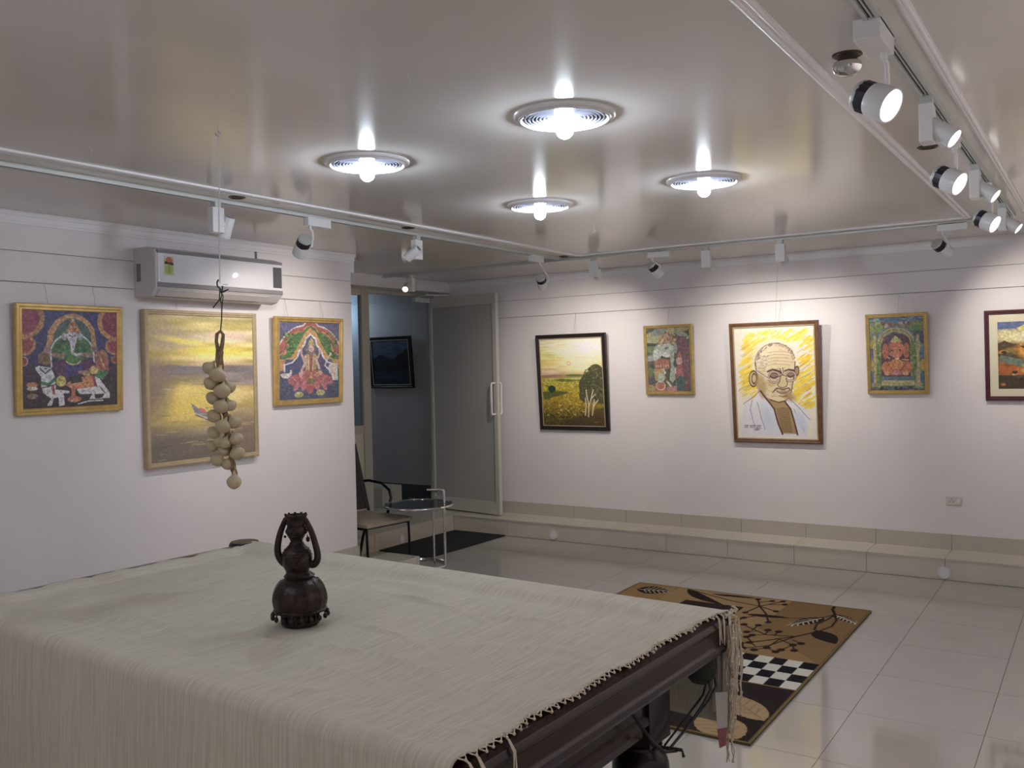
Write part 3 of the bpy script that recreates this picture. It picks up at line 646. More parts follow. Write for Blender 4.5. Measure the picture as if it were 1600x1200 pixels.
def art_portrait():
    p = Painter(230, 300, (124, 150, 752, 1028), 36, (238, 232, 214), 17)
    p.C += (p.noise(6, 8)[..., None]-.5)*12
    inb = lambda x, y: True
    for i in range(260):   # slanted yellow strokes either side of the head
        side = p.rs.rand() < .5
        if side: x, y = p.rs.uniform(195, 330), p.rs.uniform(250, 710)
        else: x, y = p.rs.uniform(610, 745), p.rs.uniform(250, 790)
        L = p.rs.uniform(20, 55); col = [(250, 222, 40), (244, 210, 30), (252, 232, 110), (236, 196, 24), (250, 214, 20)][p.rs.randint(5)]
        p.line([(x-L*.5, y+L*.35), (x+L*.5, y-L*.35)], p.rs.uniform(8, 18), col, .7)
    for i in range(110):
        x, y = p.rs.uniform(230, 690), p.rs.uniform(195, 290); L = p.rs.uniform(20, 60)
        p.line([(x-L*.5, y+L*.3), (x+L*.5, y-L*.3)], p.rs.uniform(8, 16), [(250, 226, 60), (246, 214, 36), (252, 236, 130)][p.rs.randint(3)], .65)
    for i in range(34):
        x, y = (p.rs.uniform(190, 300), p.rs.uniform(320, 700)) if i % 2 else (p.rs.uniform(640, 740), p.rs.uniform(300, 780)); p.line([(x-20, y+12), (x+20, y-12)], 5, (186, 140, 30), .6)
    p.ell(450, 440, 172, 190, (240, 232, 204), 0, .2)
    p.poly([(345, 640), (300, 700), (215, 745), (190, 1000), (520, 1000), (700, 1010), (720, 860), (690, 790), (560, 700)], (228, 228, 234))
    SK = (226, 210, 168); LN = (92, 56, 50)
    p.poly([(340, 620), (400, 720), (450, 790), (480, 900), (515, 980), (628, 980), (600, 860), (570, 790), (530, 730), (480, 700)], (176, 148, 98))
    p.ell(455, 430, 152, 146, SK); p.poly([(305, 420), (320, 560), (345, 650), (400, 705), (480, 735), (540, 720), (580, 660), (600, 560), (608, 430)], SK)
    p.ell(400, 390, 80, 80, (238, 224, 188), 0, 1.2); p.ell(480, 420, 70, 50, (228, 212, 170), 0, 1.2); p.ell(350, 600, 30, 70, (180, 156, 106), -10, 1.2)
    p.ell(290, 555, 34, 60, (208, 186, 140)); p.ring(290, 555, 34, 60, 6, LN); p.ring(295, 555, 18, 38, 7, (110, 76, 60)); p.ell(622, 500, 16, 34, (170, 140, 100)); p.ring(622, 500, 16, 34, 5, LN)
    p.ring(455, 432, 153, 147, 5, (140, 110, 96), 10, 190); p.line([(305, 430), (318, 560), (345, 660)], 6, LN)
    p.line([(608, 430), (604, 520), (580, 660), (540, 725), (490, 740), (420, 720)], 7, LN)
    for i in range(120):   # cropped hair flecks
        a = p.rs.uniform(.1, 3.05); r = p.rs.uniform(.86, 1.0); x = 455+150*r*math.cos(a); y = 432-145*r*math.sin(a); p.line([(x, y), (x+10, y-8)], 3, (120, 96, 92), .7)
    for i in range(60): x, y = p.rs.uniform(310, 400), p.rs.uniform(380, 480); p.line([(x, y), (x+12, y-5)], 3, (130, 108, 100), .5)
    for k, y in enumerate((350, 372, 396, 420, 446)): p.line([(400, y+8), (450, y), (520, y+2), (570, y+10)], 3.5, (164, 130, 96), .7)
    for i in range(60): x, y = p.rs.uniform(330, 590), p.rs.uniform(460, 710); p.line([(x, y), (x+p.rs.uniform(10, 26), y-p.rs.uniform(-6, 8))], 3, (130, 98, 74), .6)
    for i in range(230):
        x, y = p.rs.uniform(315, 600), p.rs.uniform(330, 715)
        if ((x-458)/146)**2+((y-470)/250)**2 < 1 and (y > 470 or p.rs.rand() < .35):
            edge = min(1, abs(x-458)/146); p.line([(x, y), (x+p.rs.uniform(8, 26), y+p.rs.uniform(-9, 3))], p.rs.uniform(2, 4), [(150, 118, 84), (176, 146, 100), (120, 88, 66)][p.rs.randint(3)], .25+.45*edge)
    p.ell(345, 610, 26, 80, (190, 162, 112), -12, 1.0); p.ell(560, 690, 50, 30, (180, 150, 104), 30, 1.0); p.ell(430, 590, 40, 26, (200, 176, 124), 0, 1.2)
    p.line([(400, 502), (440, 486), (488, 500), (500, 515)], 12, (76, 50, 50)); p.line([(530, 500), (560, 488), (600, 496)], 11, (76, 50, 50)); p.line([(495, 480), (508, 520)], 6, LN); p.line([(515, 475), (520, 515)], 5, LN)
    p.ell(448, 535, 36, 24, (150, 118, 100)); p.ell(575, 530, 30, 22, (150, 118, 100)); p.line([(418, 538), (448, 552), (480, 540)], 7, (60, 36, 40)); p.line([(550, 536), (575, 546), (600, 534)], 7, (60, 36, 40)); p.line([(420, 520), (450, 512), (480, 522)], 5, LN)
    for cx, cy, r in ((450, 545, 42), (576, 541, 38)): p.ring(cx, cy, r, r, 8, (214, 206, 196)); p.ring(cx, cy, r+5, r+5, 3.5, LN); p.ring(cx, cy, r-5, r-5, 3, LN)
    p.line([(492, 540), (515, 526), (538, 540)], 7, (90, 60, 60)); p.line([(312, 495), (360, 530), (412, 562)], 9, (220, 210, 200)); p.line([(312, 490), (360, 524), (414, 556)], 3.5, LN)
    p.poly([(500, 540), (535, 535), (548, 600), (530, 625), (490, 615), (480, 600)], (216, 196, 144)); p.line([(500, 545), (490, 585), (475, 600), (485, 618), (515, 628), (545, 615), (552, 595), (540, 555)], 5.5, LN)
    p.line([(445, 655), (470, 630), (520, 640), (560, 628), (572, 645)], 8, LN); p.line([(470, 650), (495, 668), (540, 665), (565, 648)], 7, (110, 66, 60)); p.ell(518, 654, 36, 9, (190, 150, 130)); p.line([(455, 640), (440, 665)], 5, LN); p.line([(490, 690), (520, 696), (550, 688)], 5, LN)
    p.line([(345, 650), (380, 700), (420, 750), (450, 790), (480, 900), (515, 985)], 12, (96, 62, 56)); p.line([(530, 730), (575, 790), (600, 870), (628, 985)], 12, (96, 62, 56))
    for i in range(16): y = 790+i*12; p.line([(470+i*3, y), (520+i*2, y-8), (560+i*2, y-2)], 5, (104, 72, 52), .8)
    p.line([(340, 645), (300, 690), (250, 725), (210, 752)], 4, (120, 104, 120)); p.line([(265, 800), (290, 900), (320, 950)], 4, (130, 116, 130)); p.line([(320, 740), (350, 860), (380, 950)], 4, (120, 104, 120)); p.line([(560, 705), (640, 780), (700, 850), (720, 870)], 4, (120, 104, 120)); p.line([(600, 790), (650, 900), (680, 960)], 4, (130, 116, 130)); p.line([(280, 720), (262, 800)], 4, (140, 110, 120))
    p.ell(400, 850, 40, 90, (204, 214, 234), -15, 1.2); p.ell(650, 880, 30, 80, (206, 216, 234), -20, 1.2)
    # the artist's signature and the year
    K = (50, 44, 44)
    x = 216
    for wlen in (34, 44, 36):
        p.line([(x, 922), (x+wlen, 920)], 3, K)
        for q in range(int(wlen//11)): p.line([(x+q*11+5, 922), (x+q*11+3, 936), (x+q*11+9, 940)], 3, K)
        x += wlen+10
    x = 296; p.line([(x, 946), (x+8, 946), (x+1, 957), (x+10, 957)], 2.6, K); p.ring(x+17, 952, 4, 6, 2.4, K); p.ring(x+28, 952, 4, 6, 2.4, K); p.line([(x+36, 946), (x+45, 946), (x+39, 958)], 2.6, K)
    return p
def art_elephant_orange():
    p = Painter(140, 190, (125, 165, 805, 1038), 12, (110, 130, 110), 19)
    p.C += (p.noise(9, 12)[..., None]-.5)*np.array([70, 70, 60])
    p.poly([(125, 165), (800, 165), (760, 240), (300, 240)], (80, 120, 158)); p.blobs(30, (130, 170, 790, 250), 26, [(70, 110, 160), (120, 150, 170), (150, 170, 120)], 0, .5)
    p.ell(240, 290, 110, 50, (132, 150, 76)); p.ell(720, 270, 90, 60, (140, 152, 84)); p.ell(700, 300, 70, 30, (104, 150, 80)); p.blobs(14, (300, 230, 650, 270), 20, [(166, 130, 110), (130, 84, 66), (180, 160, 150)])
    for (y, c) in ((480, (156, 158, 60)), (590, (84, 96, 124)), (740, (170, 156, 54)), (870, (70, 110, 134))): p.ell(160, y, 36, 62, c)
    for (y, c) in ((420, (70, 84, 130)), (590, (80, 120, 150)), (740, (182, 156, 44)), (880, (70, 100, 130))): p.ell(790, y, 36, 72, c)
    def arc(r1, r2, col, cy=470):
        pts = [(462+r1*math.cos(a)*1.0, cy-r1*.78*math.sin(a)) for a in np.linspace(0, math.pi, 24)]; pts += [(462+r2*math.cos(a), cy-r2*.78*math.sin(a)) for a in np.linspace(math.pi, 0, 24)]; p.poly(pts, col)
    arc(255, 225, (84, 124, 150)); arc(232, 170, (176, 166, 100)); arc(205, 190, (140, 130, 80))
    p.poly([(280, 470), (650, 470), (660, 880), (270, 880)], (98, 66, 70)); p.ell(465, 470, 172, 110, (96, 70, 88)); p.blobs(30, (320, 380, 600, 480), 16, [(120, 76, 96), (76, 70, 96), (130, 90, 80)])
    for x in (245, 672): p.poly([(x-34, 450), (x+34, 450), (x+30, 930), (x-30, 930)], (112, 138, 72)); p.blobs(40, (x-26, 470, x+26, 910), 10, [(140, 160, 90), (84, 112, 60)])
    for x in (195, 735): p.poly([(x-17, 380), (x+17, 380), (x+17, 960), (x-17, 960)], (184, 160, 96))
    OR = (198, 112, 58)
    p.ell(465, 770, 185, 90, (190, 104, 56)); p.ell(340, 760, 60, 70, OR); p.ell(600, 760, 62, 70, OR); p.ell(465, 740, 90, 80, (206, 128, 60)); p.ring(465, 740, 84, 74, 8, (160, 66, 50), 190, 350)
    p.ell(330, 570, 40, 90, (184, 100, 66)); p.ell(590, 560, 40, 90, (190, 106, 70)); p.ell(465, 550, 105, 95, (200, 112, 70)); p.ell(412, 560, 14, 10, (80, 50, 50)); p.ell(512, 556, 14, 10, (80, 50, 50)); p.ell(380, 560, 16, 30, (120, 90, 110))
    p.poly([(440, 560), (500, 560), (495, 650), (460, 680), (440, 640)], (206, 126, 82)); p.poly([(390, 465), (420, 420), (462, 385), (500, 420), (545, 462)], (186, 176, 110)); p.line([(360, 640), (380, 655)], 14, (206, 190, 170)); p.line([(465, 662), (495, 655)], 14, (226, 206, 196)); p.line([(540, 670), (620, 676)], 14, (206, 160, 130))
    p.line([(350, 700), (420, 790), (520, 790), (590, 700)], 8, (150, 60, 50)); p.ell(465, 830, 60, 20, (190, 120, 150)); p.ell(350, 830, 40, 26, (206, 150, 90)); p.ell(580, 830, 40, 26, (206, 150, 90))
    p.poly([(270, 870), (670, 870), (680, 910), (270, 915)], (84, 120, 140)); p.poly([(280, 915), (680, 915), (690, 975), (270, 975)], (176, 168, 104)); p.poly([(170, 950), (270, 955), (260, 1000), (165, 1000)], (150, 140, 84)); p.poly([(690, 950), (770, 950), (780, 1000), (700, 1000)], (166, 156, 96)); p.blobs(30, (140, 995, 800, 1035), 18, [(60, 70, 96), (80, 96, 120), (50, 50, 66)], 0, .6)
    p.grain(.16, 44, 60); p.grain(.12, 100, 130); return p
def art_mountain():   # the strip in view is the left quarter of a wide picture; painted wide
    p = Painter(200, 150, (1318, 235, 2180, 872), 0, (200, 190, 130), 23)
    p.vgrad([(235, (110, 124, 160)), (300, (140, 140, 140)), (330, (206, 196, 140)), (400, (214, 204, 140)), (450, (150, 120, 70)), (560, (120, 110, 70)), (650, (150, 90, 40)), (740, (104, 76, 40)), (872, (60, 50, 34))])
    p.poly([(1318, 235), (1570, 235), (1510, 290), (1470, 300), (1318, 300)], (96, 112, 158)); p.poly([(1470, 300), (1570, 240), (1700, 230), (1900, 260), (1800, 330), (1520, 345)], (224, 206, 120)); p.ell(1420, 370, 90, 50, (226, 218, 160), 0, 1); p.ell(1580, 390, 90, 60, (236, 232, 190), 0, 1)
    p.poly([(1318, 440), (1370, 412), (1430, 440), (1500, 450), (1600, 455), (1600, 600), (1318, 560)], (84, 64, 44)); p.ell(1550, 510, 90, 70, (220, 150, 50), 10, .8); p.ell(1420, 510, 50, 30, (150, 124, 60), 0, .8); p.ell(1590, 550, 50, 50, (240, 200, 120), 0, 1)
    p.poly([(1340, 550), (1420, 570), (1520, 600), (1600, 650), (1560, 690), (1440, 640), (1330, 630)], (110, 124, 106)); p.poly([(1318, 650), (1440, 650), (1560, 700), (1600, 740), (1318, 740)], (172, 96, 40)); p.ell(1500, 700, 40, 30, (206, 120, 40), 0, 1)
    p.poly([(1318, 740), (1600, 760), (2180, 700), (2180, 872), (1318, 872)], (72, 60, 40)); p.poly([(1640, 470), (1800, 400), (2000, 440), (2180, 380), (2180, 700), (1640, 740)], (130, 96, 50)); p.blobs(60, (1330, 440, 2170, 860), 22, [(190, 120, 50), (90, 90, 60), (60, 50, 36), (200, 160, 80)], 0, .6, .6)
    p.line([(1530, 830), (1600, 855), (1700, 860)], 8, (30, 26, 22)); p.grain(.14, 60, 46); return p
def art_dark_hills():
    p = Painter(120, 120, (-20, 280, 800, 1030), 0, (40, 50, 66), 29)
    p.vgrad([(280, (66, 76, 90)), (420, (60, 74, 92)), (560, (62, 74, 86)), (620, (40, 46, 56)), (760, (30, 32, 38)), (850, (36, 46, 58)), (1030, (30, 40, 54))])
    p.C += (p.noise(6, 26)[..., None]-.5)*20
    p.poly([(-20, 640), (160, 520), (260, 545), (400, 610), (500, 640), (500, 800), (-20, 800)], (26, 28, 38)); p.poly([(480, 600), (560, 530), (650, 500), (720, 450), (800, 420), (800, 790), (480, 780)], (22, 22, 24)); p.ell(440, 690, 90, 60, (36, 28, 32), 0, 1)
    for i in range(40): x, y = p.rs.uniform(0, 760), p.rs.uniform(780, 1010); p.line([(x, y), (x+70, y+p.rs.uniform(-20, 30))], 7, [(56, 70, 90), (24, 30, 42), (70, 84, 96)][p.rs.randint(3)], .6)
    return p

framed('framed_painting', 'square gilt-framed painting of an elephant-headed deity with a white bull, leftmost', 'painting', 'x', 2.438, 3.026, 1.922, 1.353, .055, .032, .034, M['gold'], art_elephant_bull(), 2.2, pm='printg', veil=.45, wires=((.3, 2.03), (.75, 2.03)))
framed('framed_painting', 'large pale-framed canvas of yellow sunset over the sea, below the air conditioner', 'painting', 'x', 3.162, 3.972, 1.919, 1.009, .05, .042, .028, M['goldp'], art_sea(), 2.05, pm='printg', veil=.22, depth=.04, wires=((.3, 1.968), (.7, 1.968)))
framed('framed_painting', 'gilt-framed painting of a woman seated on a pink lotus with a swan, plastic-wrapped', 'painting', 'x', 4.129, 4.755, 1.91, 1.319, .06, .035, .036, M['gold'], art_lotus(), 1.6, pm='printg', veil=.42, depth=.034, wires=((.2, 2.03), (.72, 2.03)))
framed('framed_painting', 'black-framed landscape of golden field, sunset sky and white tree trunks', 'painting', 'y', -4.405, -3.688, 1.824, .953, .085, .032, .035, M['blackf'], art_landscape(), 1.3, veil=.08, liner=M['goldp'], wires=((.55, 2.03),))
framed('framed_painting', 'small gilt-framed painting of a pale blue-green elephant-headed figure between landscape and portrait', 'painting', 'y', -3.327, -2.888, 1.865, 1.275, .07, .032, .026, M['gold'], art_elephant_pale(), 1.35, veil=.48, wires=((.5, 2.02),))
framed('framed_painting', 'brown-framed portrait drawing of a bald man in round glasses and white shawl on yellow strokes', 'painting', 'y', -2.553, -1.847, 1.847, .887, .11, .032, .030, M['brownf'], art_portrait(), 1.0, liner=M['goldp'], wires=((.53, 2.30), (.56, 2.02)))
framed('framed_painting', 'small gilt-framed painting of an orange elephant-headed figure under an arch with green columns', 'painting', 'y', -1.509, -1.086, 1.868, 1.277, .09, .032, .026, M['gold'], art_elephant_orange(), 1.55, pm='printg', wires=((.53, 2.02),))
framed('framed_painting', 'maroon-framed mountain landscape with cream mount, cut off at the right edge', 'painting', 'y', -.719, .10, 1.857, 1.229, .09, .032, .030, M['maroonf'], art_mountain(), 1.0, mountw=.055, wires=((.5, 2.02),))
framed('framed_painting', 'dark-framed painting of dark hills and water in the far room beyond the doorway', 'painting', 'f', -7.066, -6.44, 1.907, 1.328, .08, .032, .035, M['blackf'], art_dark_hills(), 1.6, liner=M['canvas'], wires=((.6, 2.13),))

# ------------------------------------------------------------------ ceiling lamps
def ceiling_lamp(x, y, label):
    t = thing('ceiling_lamp', label, 'ceiling lamp', (x, y, ZC), group='four round fluted ceiling lamps')
    c = V(x, y, ZC); R = .168
    prof = [(R+.004, 0), (R+.003, -.006), (R-.004, -.012), (R-.012, -.013), (R-.014, -.016), (R-.020, -.018), (R-.025, -.014), (R-.026, -.005)]
    part('rim', MB().lathe(prof, c, (0, 0, 1), 64), M['ringm'], t, smooth=True)
    r = R-.026; prof = [(r, -.005)]
    k = 0
    while r > .058:
        prof += [(r-.002, -.003), (r-.006, -.003), (r-.0085, -.014), (r-.0115, -.014)]; r -= .0125
    prof += [(.048, -.004), (.046, -.001)]
    part('fluted_reflector', MB().lathe(prof, c, (0, 0, 1), 64), M['refl'], t, smooth=False)
    part('lamp_recess', MB().lathe([(.0, -.0015), (.047, -.0015)], c, (0, 0, 1), 32), M['acg'], t)  # flat disc, its dark grey stands for shade in the holder's recess
    part('lamp_holder', MB().lathe([(.0, -.002), (.020, -.002), (.018, -.022), (0, -.022)], c, (0, 0, 1), 20), M['white'], t)
    part('bulb', MB().sphere((x, y, ZC-.050), .029, 20, 12), M['bulb'], t, smooth=True)
ceiling_lamp(-1.515, 2.665, 'lit round fluted ceiling lamp nearest the camera, largest of the four')
ceiling_lamp(-2.49, 2.765, 'lit round fluted ceiling lamp on the left of the four, above the hanging garlic wire')
ceiling_lamp(-2.463, 4.055, 'lit round fluted ceiling lamp, lowest and smallest in view of the four')
ceiling_lamp(-1.545, 4.00, 'lit round fluted ceiling lamp on the right of the four')

# ------------------------------------------------------------------ lighting tracks
def track(label, axis, a0, a1, c):
    t = thing('lighting_track', label, 'lighting track', (c, a0, ZC) if axis == 'y' else (a0, c, ZC), group='ceiling lighting tracks')
    b, s_ = MB(), MB(); z0, z1 = ZC-.020, ZC
    def bx(m, u0, u1, zz0, zz1):
        if axis == 'y': m.box(c+u0, c+u1, a0, a1, zz0, zz1)
        else: m.box(a0, a1, c+u0, c+u1, zz0, zz1)
    bx(b, -.019, -.009, z0, z1); bx(b, .009, .019, z0, z1); bx(b, -.009, .009, z0+.012, z1); bx(b, -.0025, .0025, z0+.004, z0+.012)
    part('rail', b, M['track'], t); bx(s_, -.009, .009, z0+.0105, z0+.0121)
    part('slot', s_, M['dark'], t)
track('white lighting track along the left wall side of the ceiling', 'y', -1.6, 6.19, -3.57)
track('white lighting track across the back of the ceiling in front of the paintings', 'x', -5.43, -.49, 6.21)
track('white lighting track on the right with the lit spotlights', 'y', -1.6, 6.19, -.468)
part_c = MB().box(-3.60, -3.52, 6.150, 6.190, ZC-.028, ZC-.0205); tag(part('track_connector', part_c, M['track'], bevel=.003), 'grey connector where the left track meets the back track', 'connector')

def spot_light(t, pos, d, power, size=80, blend=.75):
    if power <= 0: return
    l = bpy.data.lights.new('lamp', 'SPOT'); l.energy = power; l.color = SPOT_COL; l.spot_size = math.radians(size+14); l.spot_blend = 1.0; l.shadow_soft_size = .014 if size < 200 else .03
    o = bpy.data.objects.new('lamp', l); COL.objects.link(o); o.parent = t
    o.location = V(*pos)-V(*t.location); o.rotation_euler = V(*d).to_track_quat('-Z', 'Y').to_euler()
def round_spot(label, x, y, axis, head, aim, lit, power=0, boxdir=1, r=.040, L=.115, size=80, group='track spotlights', bw=(.019, .019)):
    """flat adapter box on the track, curved bracket, short round head with a black heat sink"""
    t = thing('round_spotlight', label, 'spotlight', (x, y, ZC-.02), group=group)
    a = V(1, 0, 0) if axis == 'x' else V(0, 1, 0); n = V(0, 1, 0) if axis == 'x' else V(1, 0, 0)
    c = V(x, y, ZC-.02); b = MB()
    lo = c-a*(.03 if boxdir > 0 else .14)-n*bw[0]; hi = c+a*(.14 if boxdir > 0 else .03)+n*bw[1]
    b.box(min(lo.x, hi.x), max(lo.x, hi.x), min(lo.y, hi.y), max(lo.y, hi.y), ZC-.062, ZC-.012)
    part('adapter_box', b, M['white'], t, bevel=.003)
    h = V(*head); d = (V(*aim)-h).normalized(); side = d.cross(V(0, 0, 1)).normalized()
    if (c-h).dot(side) < 0: side = -side
    neck = V(x, y, ZC-.058); e = h+side*(r+.010)
    br = MB().tube([neck, neck+V(0, 0, -.022)], .009, 10)
    mid = (neck+V(0, 0, -.03)+e)/2+side*.012+V(0, 0, .008)
    br.tube([neck+V(0, 0, -.018), neck+V(0, 0, -.03)+side*.012, mid, e+side*.004+V(0, 0, .02), e+side*.002, e-side*.012], .0065, 8)
    part('bracket', br, M['white'], t, smooth=True)
    f0 = -L*.5
    part('lamp_body', MB().lathe([(0, f0+L*.42), (r*.96, f0+L*.42), (r, f0+L*.45), (r*1.02, f0+L*.9), (r*1.02, L*.5), (r*.94, L*.5), (r*.92, L*.46), (r*.92, L*.1)], h, d, 32), M['whitem'], t, smooth=True)
    hsn = MB()
    hsn.lathe([(0, f0+.012), (r*.93, f0+.012), (r*.95, f0+.016), (r*.95, f0+L*.40), (r*.93, f0+L*.43), (0, f0+L*.43)], h, d, 32, fn=lambda an, hh: 1+.02*math.copysign(1, math.sin(an*32/2)))
    part('heat_sink', hsn, M['black'], t, smooth=False, label='black heat sink band')
    part('rear_cap', MB().lathe([(0, f0), (r*.86, f0), (r*.93, f0+.004), (r*.93, f0+.014), (0, f0+.014)], h, d, 32), M['track'], t, smooth=True)
    part('lens', MB().lathe([(0, L*.47 if lit else L*.16), (r*.92, L*.47 if lit else L*.16)], h, d, 32), M['lens' if lit else 'lensoff'], t)
    spot_light(t, h+d*(L*.5+.012 if lit else L*.24), d, power, size)
    return t
def box_spot(label, x, y, axis, boff, d, lit, power=0, r=.030, L=.10, size=80, off=.042, group='track spotlights', jd=None):
    """upright driver box under the track with a small cylinder head jointed to its side"""
    t = thing('box_spotlight', label, 'spotlight', (x, y, ZC-.02), group=group)
    b = MB().box(x-.018, x+.018, y-.018, y+.018, ZC-.05, ZC-.012); part('adapter', b, M['track'], t, bevel=.002)
    bw = (.020, .034) if axis == 'y' else (.034, .020)
    cx, cy = x+boff[0], y+boff[1]
    part('driver_box', MB().box(cx-bw[0], cx+bw[0], cy-bw[1], cy+bw[1], ZC-.165, ZC-.045), M['white'], t, bevel=.003)
    d = V(*d).normalized(); s = V(*boff).normalized() if V(*boff).length > .001 else V(1, 0, 0)
    s = V(1, 0, 0) if axis == 'y' else V(0, 1, 0)
    if off < 0: s = -s
    if jd: s = V(*jd).normalized()
    o2 = abs(off)+(bw[0] if axis == 'y' else bw[1])*0
    j = V(cx, cy, ZC-.125)+s*o2
    part('joint', MB().lathe([(0, -.018), (.019, -.018), (.021, -.014), (.021, .014), (.019, .018), (0, .018)], V(cx, cy, ZC-.125)+s*.022, s, 20), M['white'], t, smooth=True)
    h = j+s*.016
    part('lamp_body', MB().lathe([(0, -L*.42), (r*.8, -L*.42), (r*.88, -L*.38), (r, L*.5), (r*1.0, L*.58), (r*.92, L*.58), (r*.9, L*.52), (r*.88, L*.2)], h, d, 28), M['whitem'], t, smooth=True)
    part('rear_grille', MB().lathe([(0, -L*.43), (r*.6, -L*.43), (r*.6, -L*.41)], h, d, 20), M['acg'], t)
    part('lens', MB().lathe([(0, L*.54 if lit else L*.22), (r*.90, L*.54 if lit else L*.22)], h, d, 28), M[('lens' if lit is True else 'lensdim') if lit else 'lensoff'], t)
    spot_light(t, h+d*(L*.58+.012 if lit else L*.36), d, power, size)
    return t
# left track (lights the left wall)
box_spot('white box spotlight on the left track, nearest the hanging wire', -3.57, 2.885, 'y', (0, 0, 0), (-.40, -.05, -.9), False, SPOT_W*.10, off=.045, jd=(.1, 1, 0))
round_spot('white round spotlight with black band on the left track above the air conditioner', -3.57, 3.50, 'y', (-3.60, 3.47, 2.215), (-4.6, 3.9, 1.35), False, SPOT_W*.42, boxdir=1)
box_spot('white box spotlight on the left track above the end of the left wall', -3.57, 4.40, 'y', (0, 0, 0), (-.84, -.12, -.52), False, SPOT_W*.50, off=.030, jd=(.25, -1, 0))
round_spot('white spotlight with black band hanging at the corner end of the left track', -3.57, 5.86, 'y', (-3.60, 5.93, 2.185), (-4.0, 7.15, 1.35), False, SPOT_W*.80, boxdir=-1, size=80)
# back track (lights the back wall)
box_spot('white box spotlight on the back track, second from the ceiling corner', -3.30, 6.21, 'x', (0, 0, 0), (-.32, .70, -.62), False, SPOT_W*.36, off=.045, size=78)
round_spot('white round spotlight with black band on the back track above the small pale elephant painting', -2.81, 6.21, 'x', (-2.80, 6.24, 2.24), (-2.35, 7.2, 1.3), False, SPOT_W*.26, boxdir=1, size=100)
box_spot('white box spotlight on the back track above the left side of the portrait', -2.39, 6.21, 'x', (0, 0, 0), (.10, .70, -.62), False, SPOT_W*.52, off=.045, size=78)
box_spot('white box spotlight on the back track above the right side of the portrait', -1.86, 6.21, 'x', (0, 0, 0), (-.02, .70, -.62), False, SPOT_W*.52, off=.045, size=78)
round_spot('white round spotlight with black band at the right end of the back track', -.85, 6.21, 'x', (-.86, 6.25, 2.225), (-.12, 7.2, 1.45), False, SPOT_W*.80, boxdir=1, size=80)
box_spot('small lit box spotlight above the doorway, facing the room', -5.12, 6.21, 'x', (0, 0, 0), (.42, -.72, -.42), 'dim', 0, off=-.045, r=.028)
# right track (lit lenses, lights the right wall)
for yy, lab in ((2.50, 'large lit round spotlight nearest the camera on the right track'), (3.77, 'lit round spotlight in the middle of the right track'), (5.03, 'lit round spotlight at the far end of the right track')):
    round_spot(lab, -.468, yy-.03, 'y', (-.49, yy-.04, 2.205), (.51, yy-.37, 1.62), True, SPOT_W*.62, boxdir=-1, r=.043, L=.10, bw=(.045, .019))
for yy, lab in ((3.13, 'lit box spotlight just behind the nearest round spotlight on the right track'), (4.37, 'lit box spotlight between the middle and far round spotlights on the right track'), (5.57, 'last lit box spotlight at the corner end of the right track')):
    box_spot(lab, -.468, yy, 'y', (0, 0, 0), (.80, -.12, -.62), True, SPOT_W*.5, off=.012, r=.031, L=.11)

# small recessed downlights between moulding and track
def downlight(x, y, label, lit=False, hang=False):
    t = thing('recessed_downlight', label, 'downlight', (x, y, ZC), group='small recessed downlights along the tracks')
    c = V(x, y, ZC)
    part('trim_ring', MB().lathe([(.040, 0), (.040, -.003), (.034, -.005), (.028, -.002)], c, (0, 0, 1), 28), M['copper'], t, smooth=True)
    part('can', MB().lathe([(.030, -.002), (.022, -.001), (0, -.001)], c, (0, 0, 1), 24), M['orange' if lit else 'dark'], t)  # flat disc; unlit ones are coloured dark for the shade inside the hole
    if hang:
        part('reflector_bulb', MB().lathe([(0, -.058), (.020, -.056), (.034, -.048), (.040, -.036), (.036, -.022), (.022, -.012), (.020, -.002)], c, (0, 0, 1), 28), M['chrome'], t, smooth=True)
for a in ((-.592, 2.62, 'chrome reflector bulb hanging from its downlight beside the nearest spotlight', False, True), (-.592, 3.96, 'dark recessed downlight behind the second spotlight of the right track'),
          (-3.47, 2.93, 'dark recessed downlight beside the left track near the hanging wire'), (-3.47, 4.20, 'dark recessed downlight beside the left track before the far box spotlight'),
          (-3.50, 6.10, 'dark recessed downlight at the ceiling corner'), (-2.54, 6.14, 'recessed downlight glowing orange near the back track', True), (-1.526, 6.145, 'dark recessed downlight near the right part of the back track')):
    downlight(*a)
# ceiling hooks
def hook(x, y, label, L=.05):
    o = part('ceiling_hook', MB().tube([(x, y, ZC), (x, y, ZC-L*.5)]+[(x+.010*math.sin(a)+.0, y, ZC-L*.5-.010+.010*math.cos(a)) for a in np.linspace(.3, 4.2, 9)], .0016, 6), M['wirew'], smooth=True)
    tag(o, label, 'hook', 'small wire hooks in the ceiling')
hook(-1.652, 2.016, 'small wire hook in the ceiling left of the nearest lamp', .03); hook(-3.084, 1.94, 'small wire hook in the ceiling at far left', .02)
hook(-2.543, 4.80, 'wire hook in the ceiling behind the lowest lamp', .07); hook(-1.592, 4.84, 'wire hook in the ceiling to the right of the right lamp', .07)

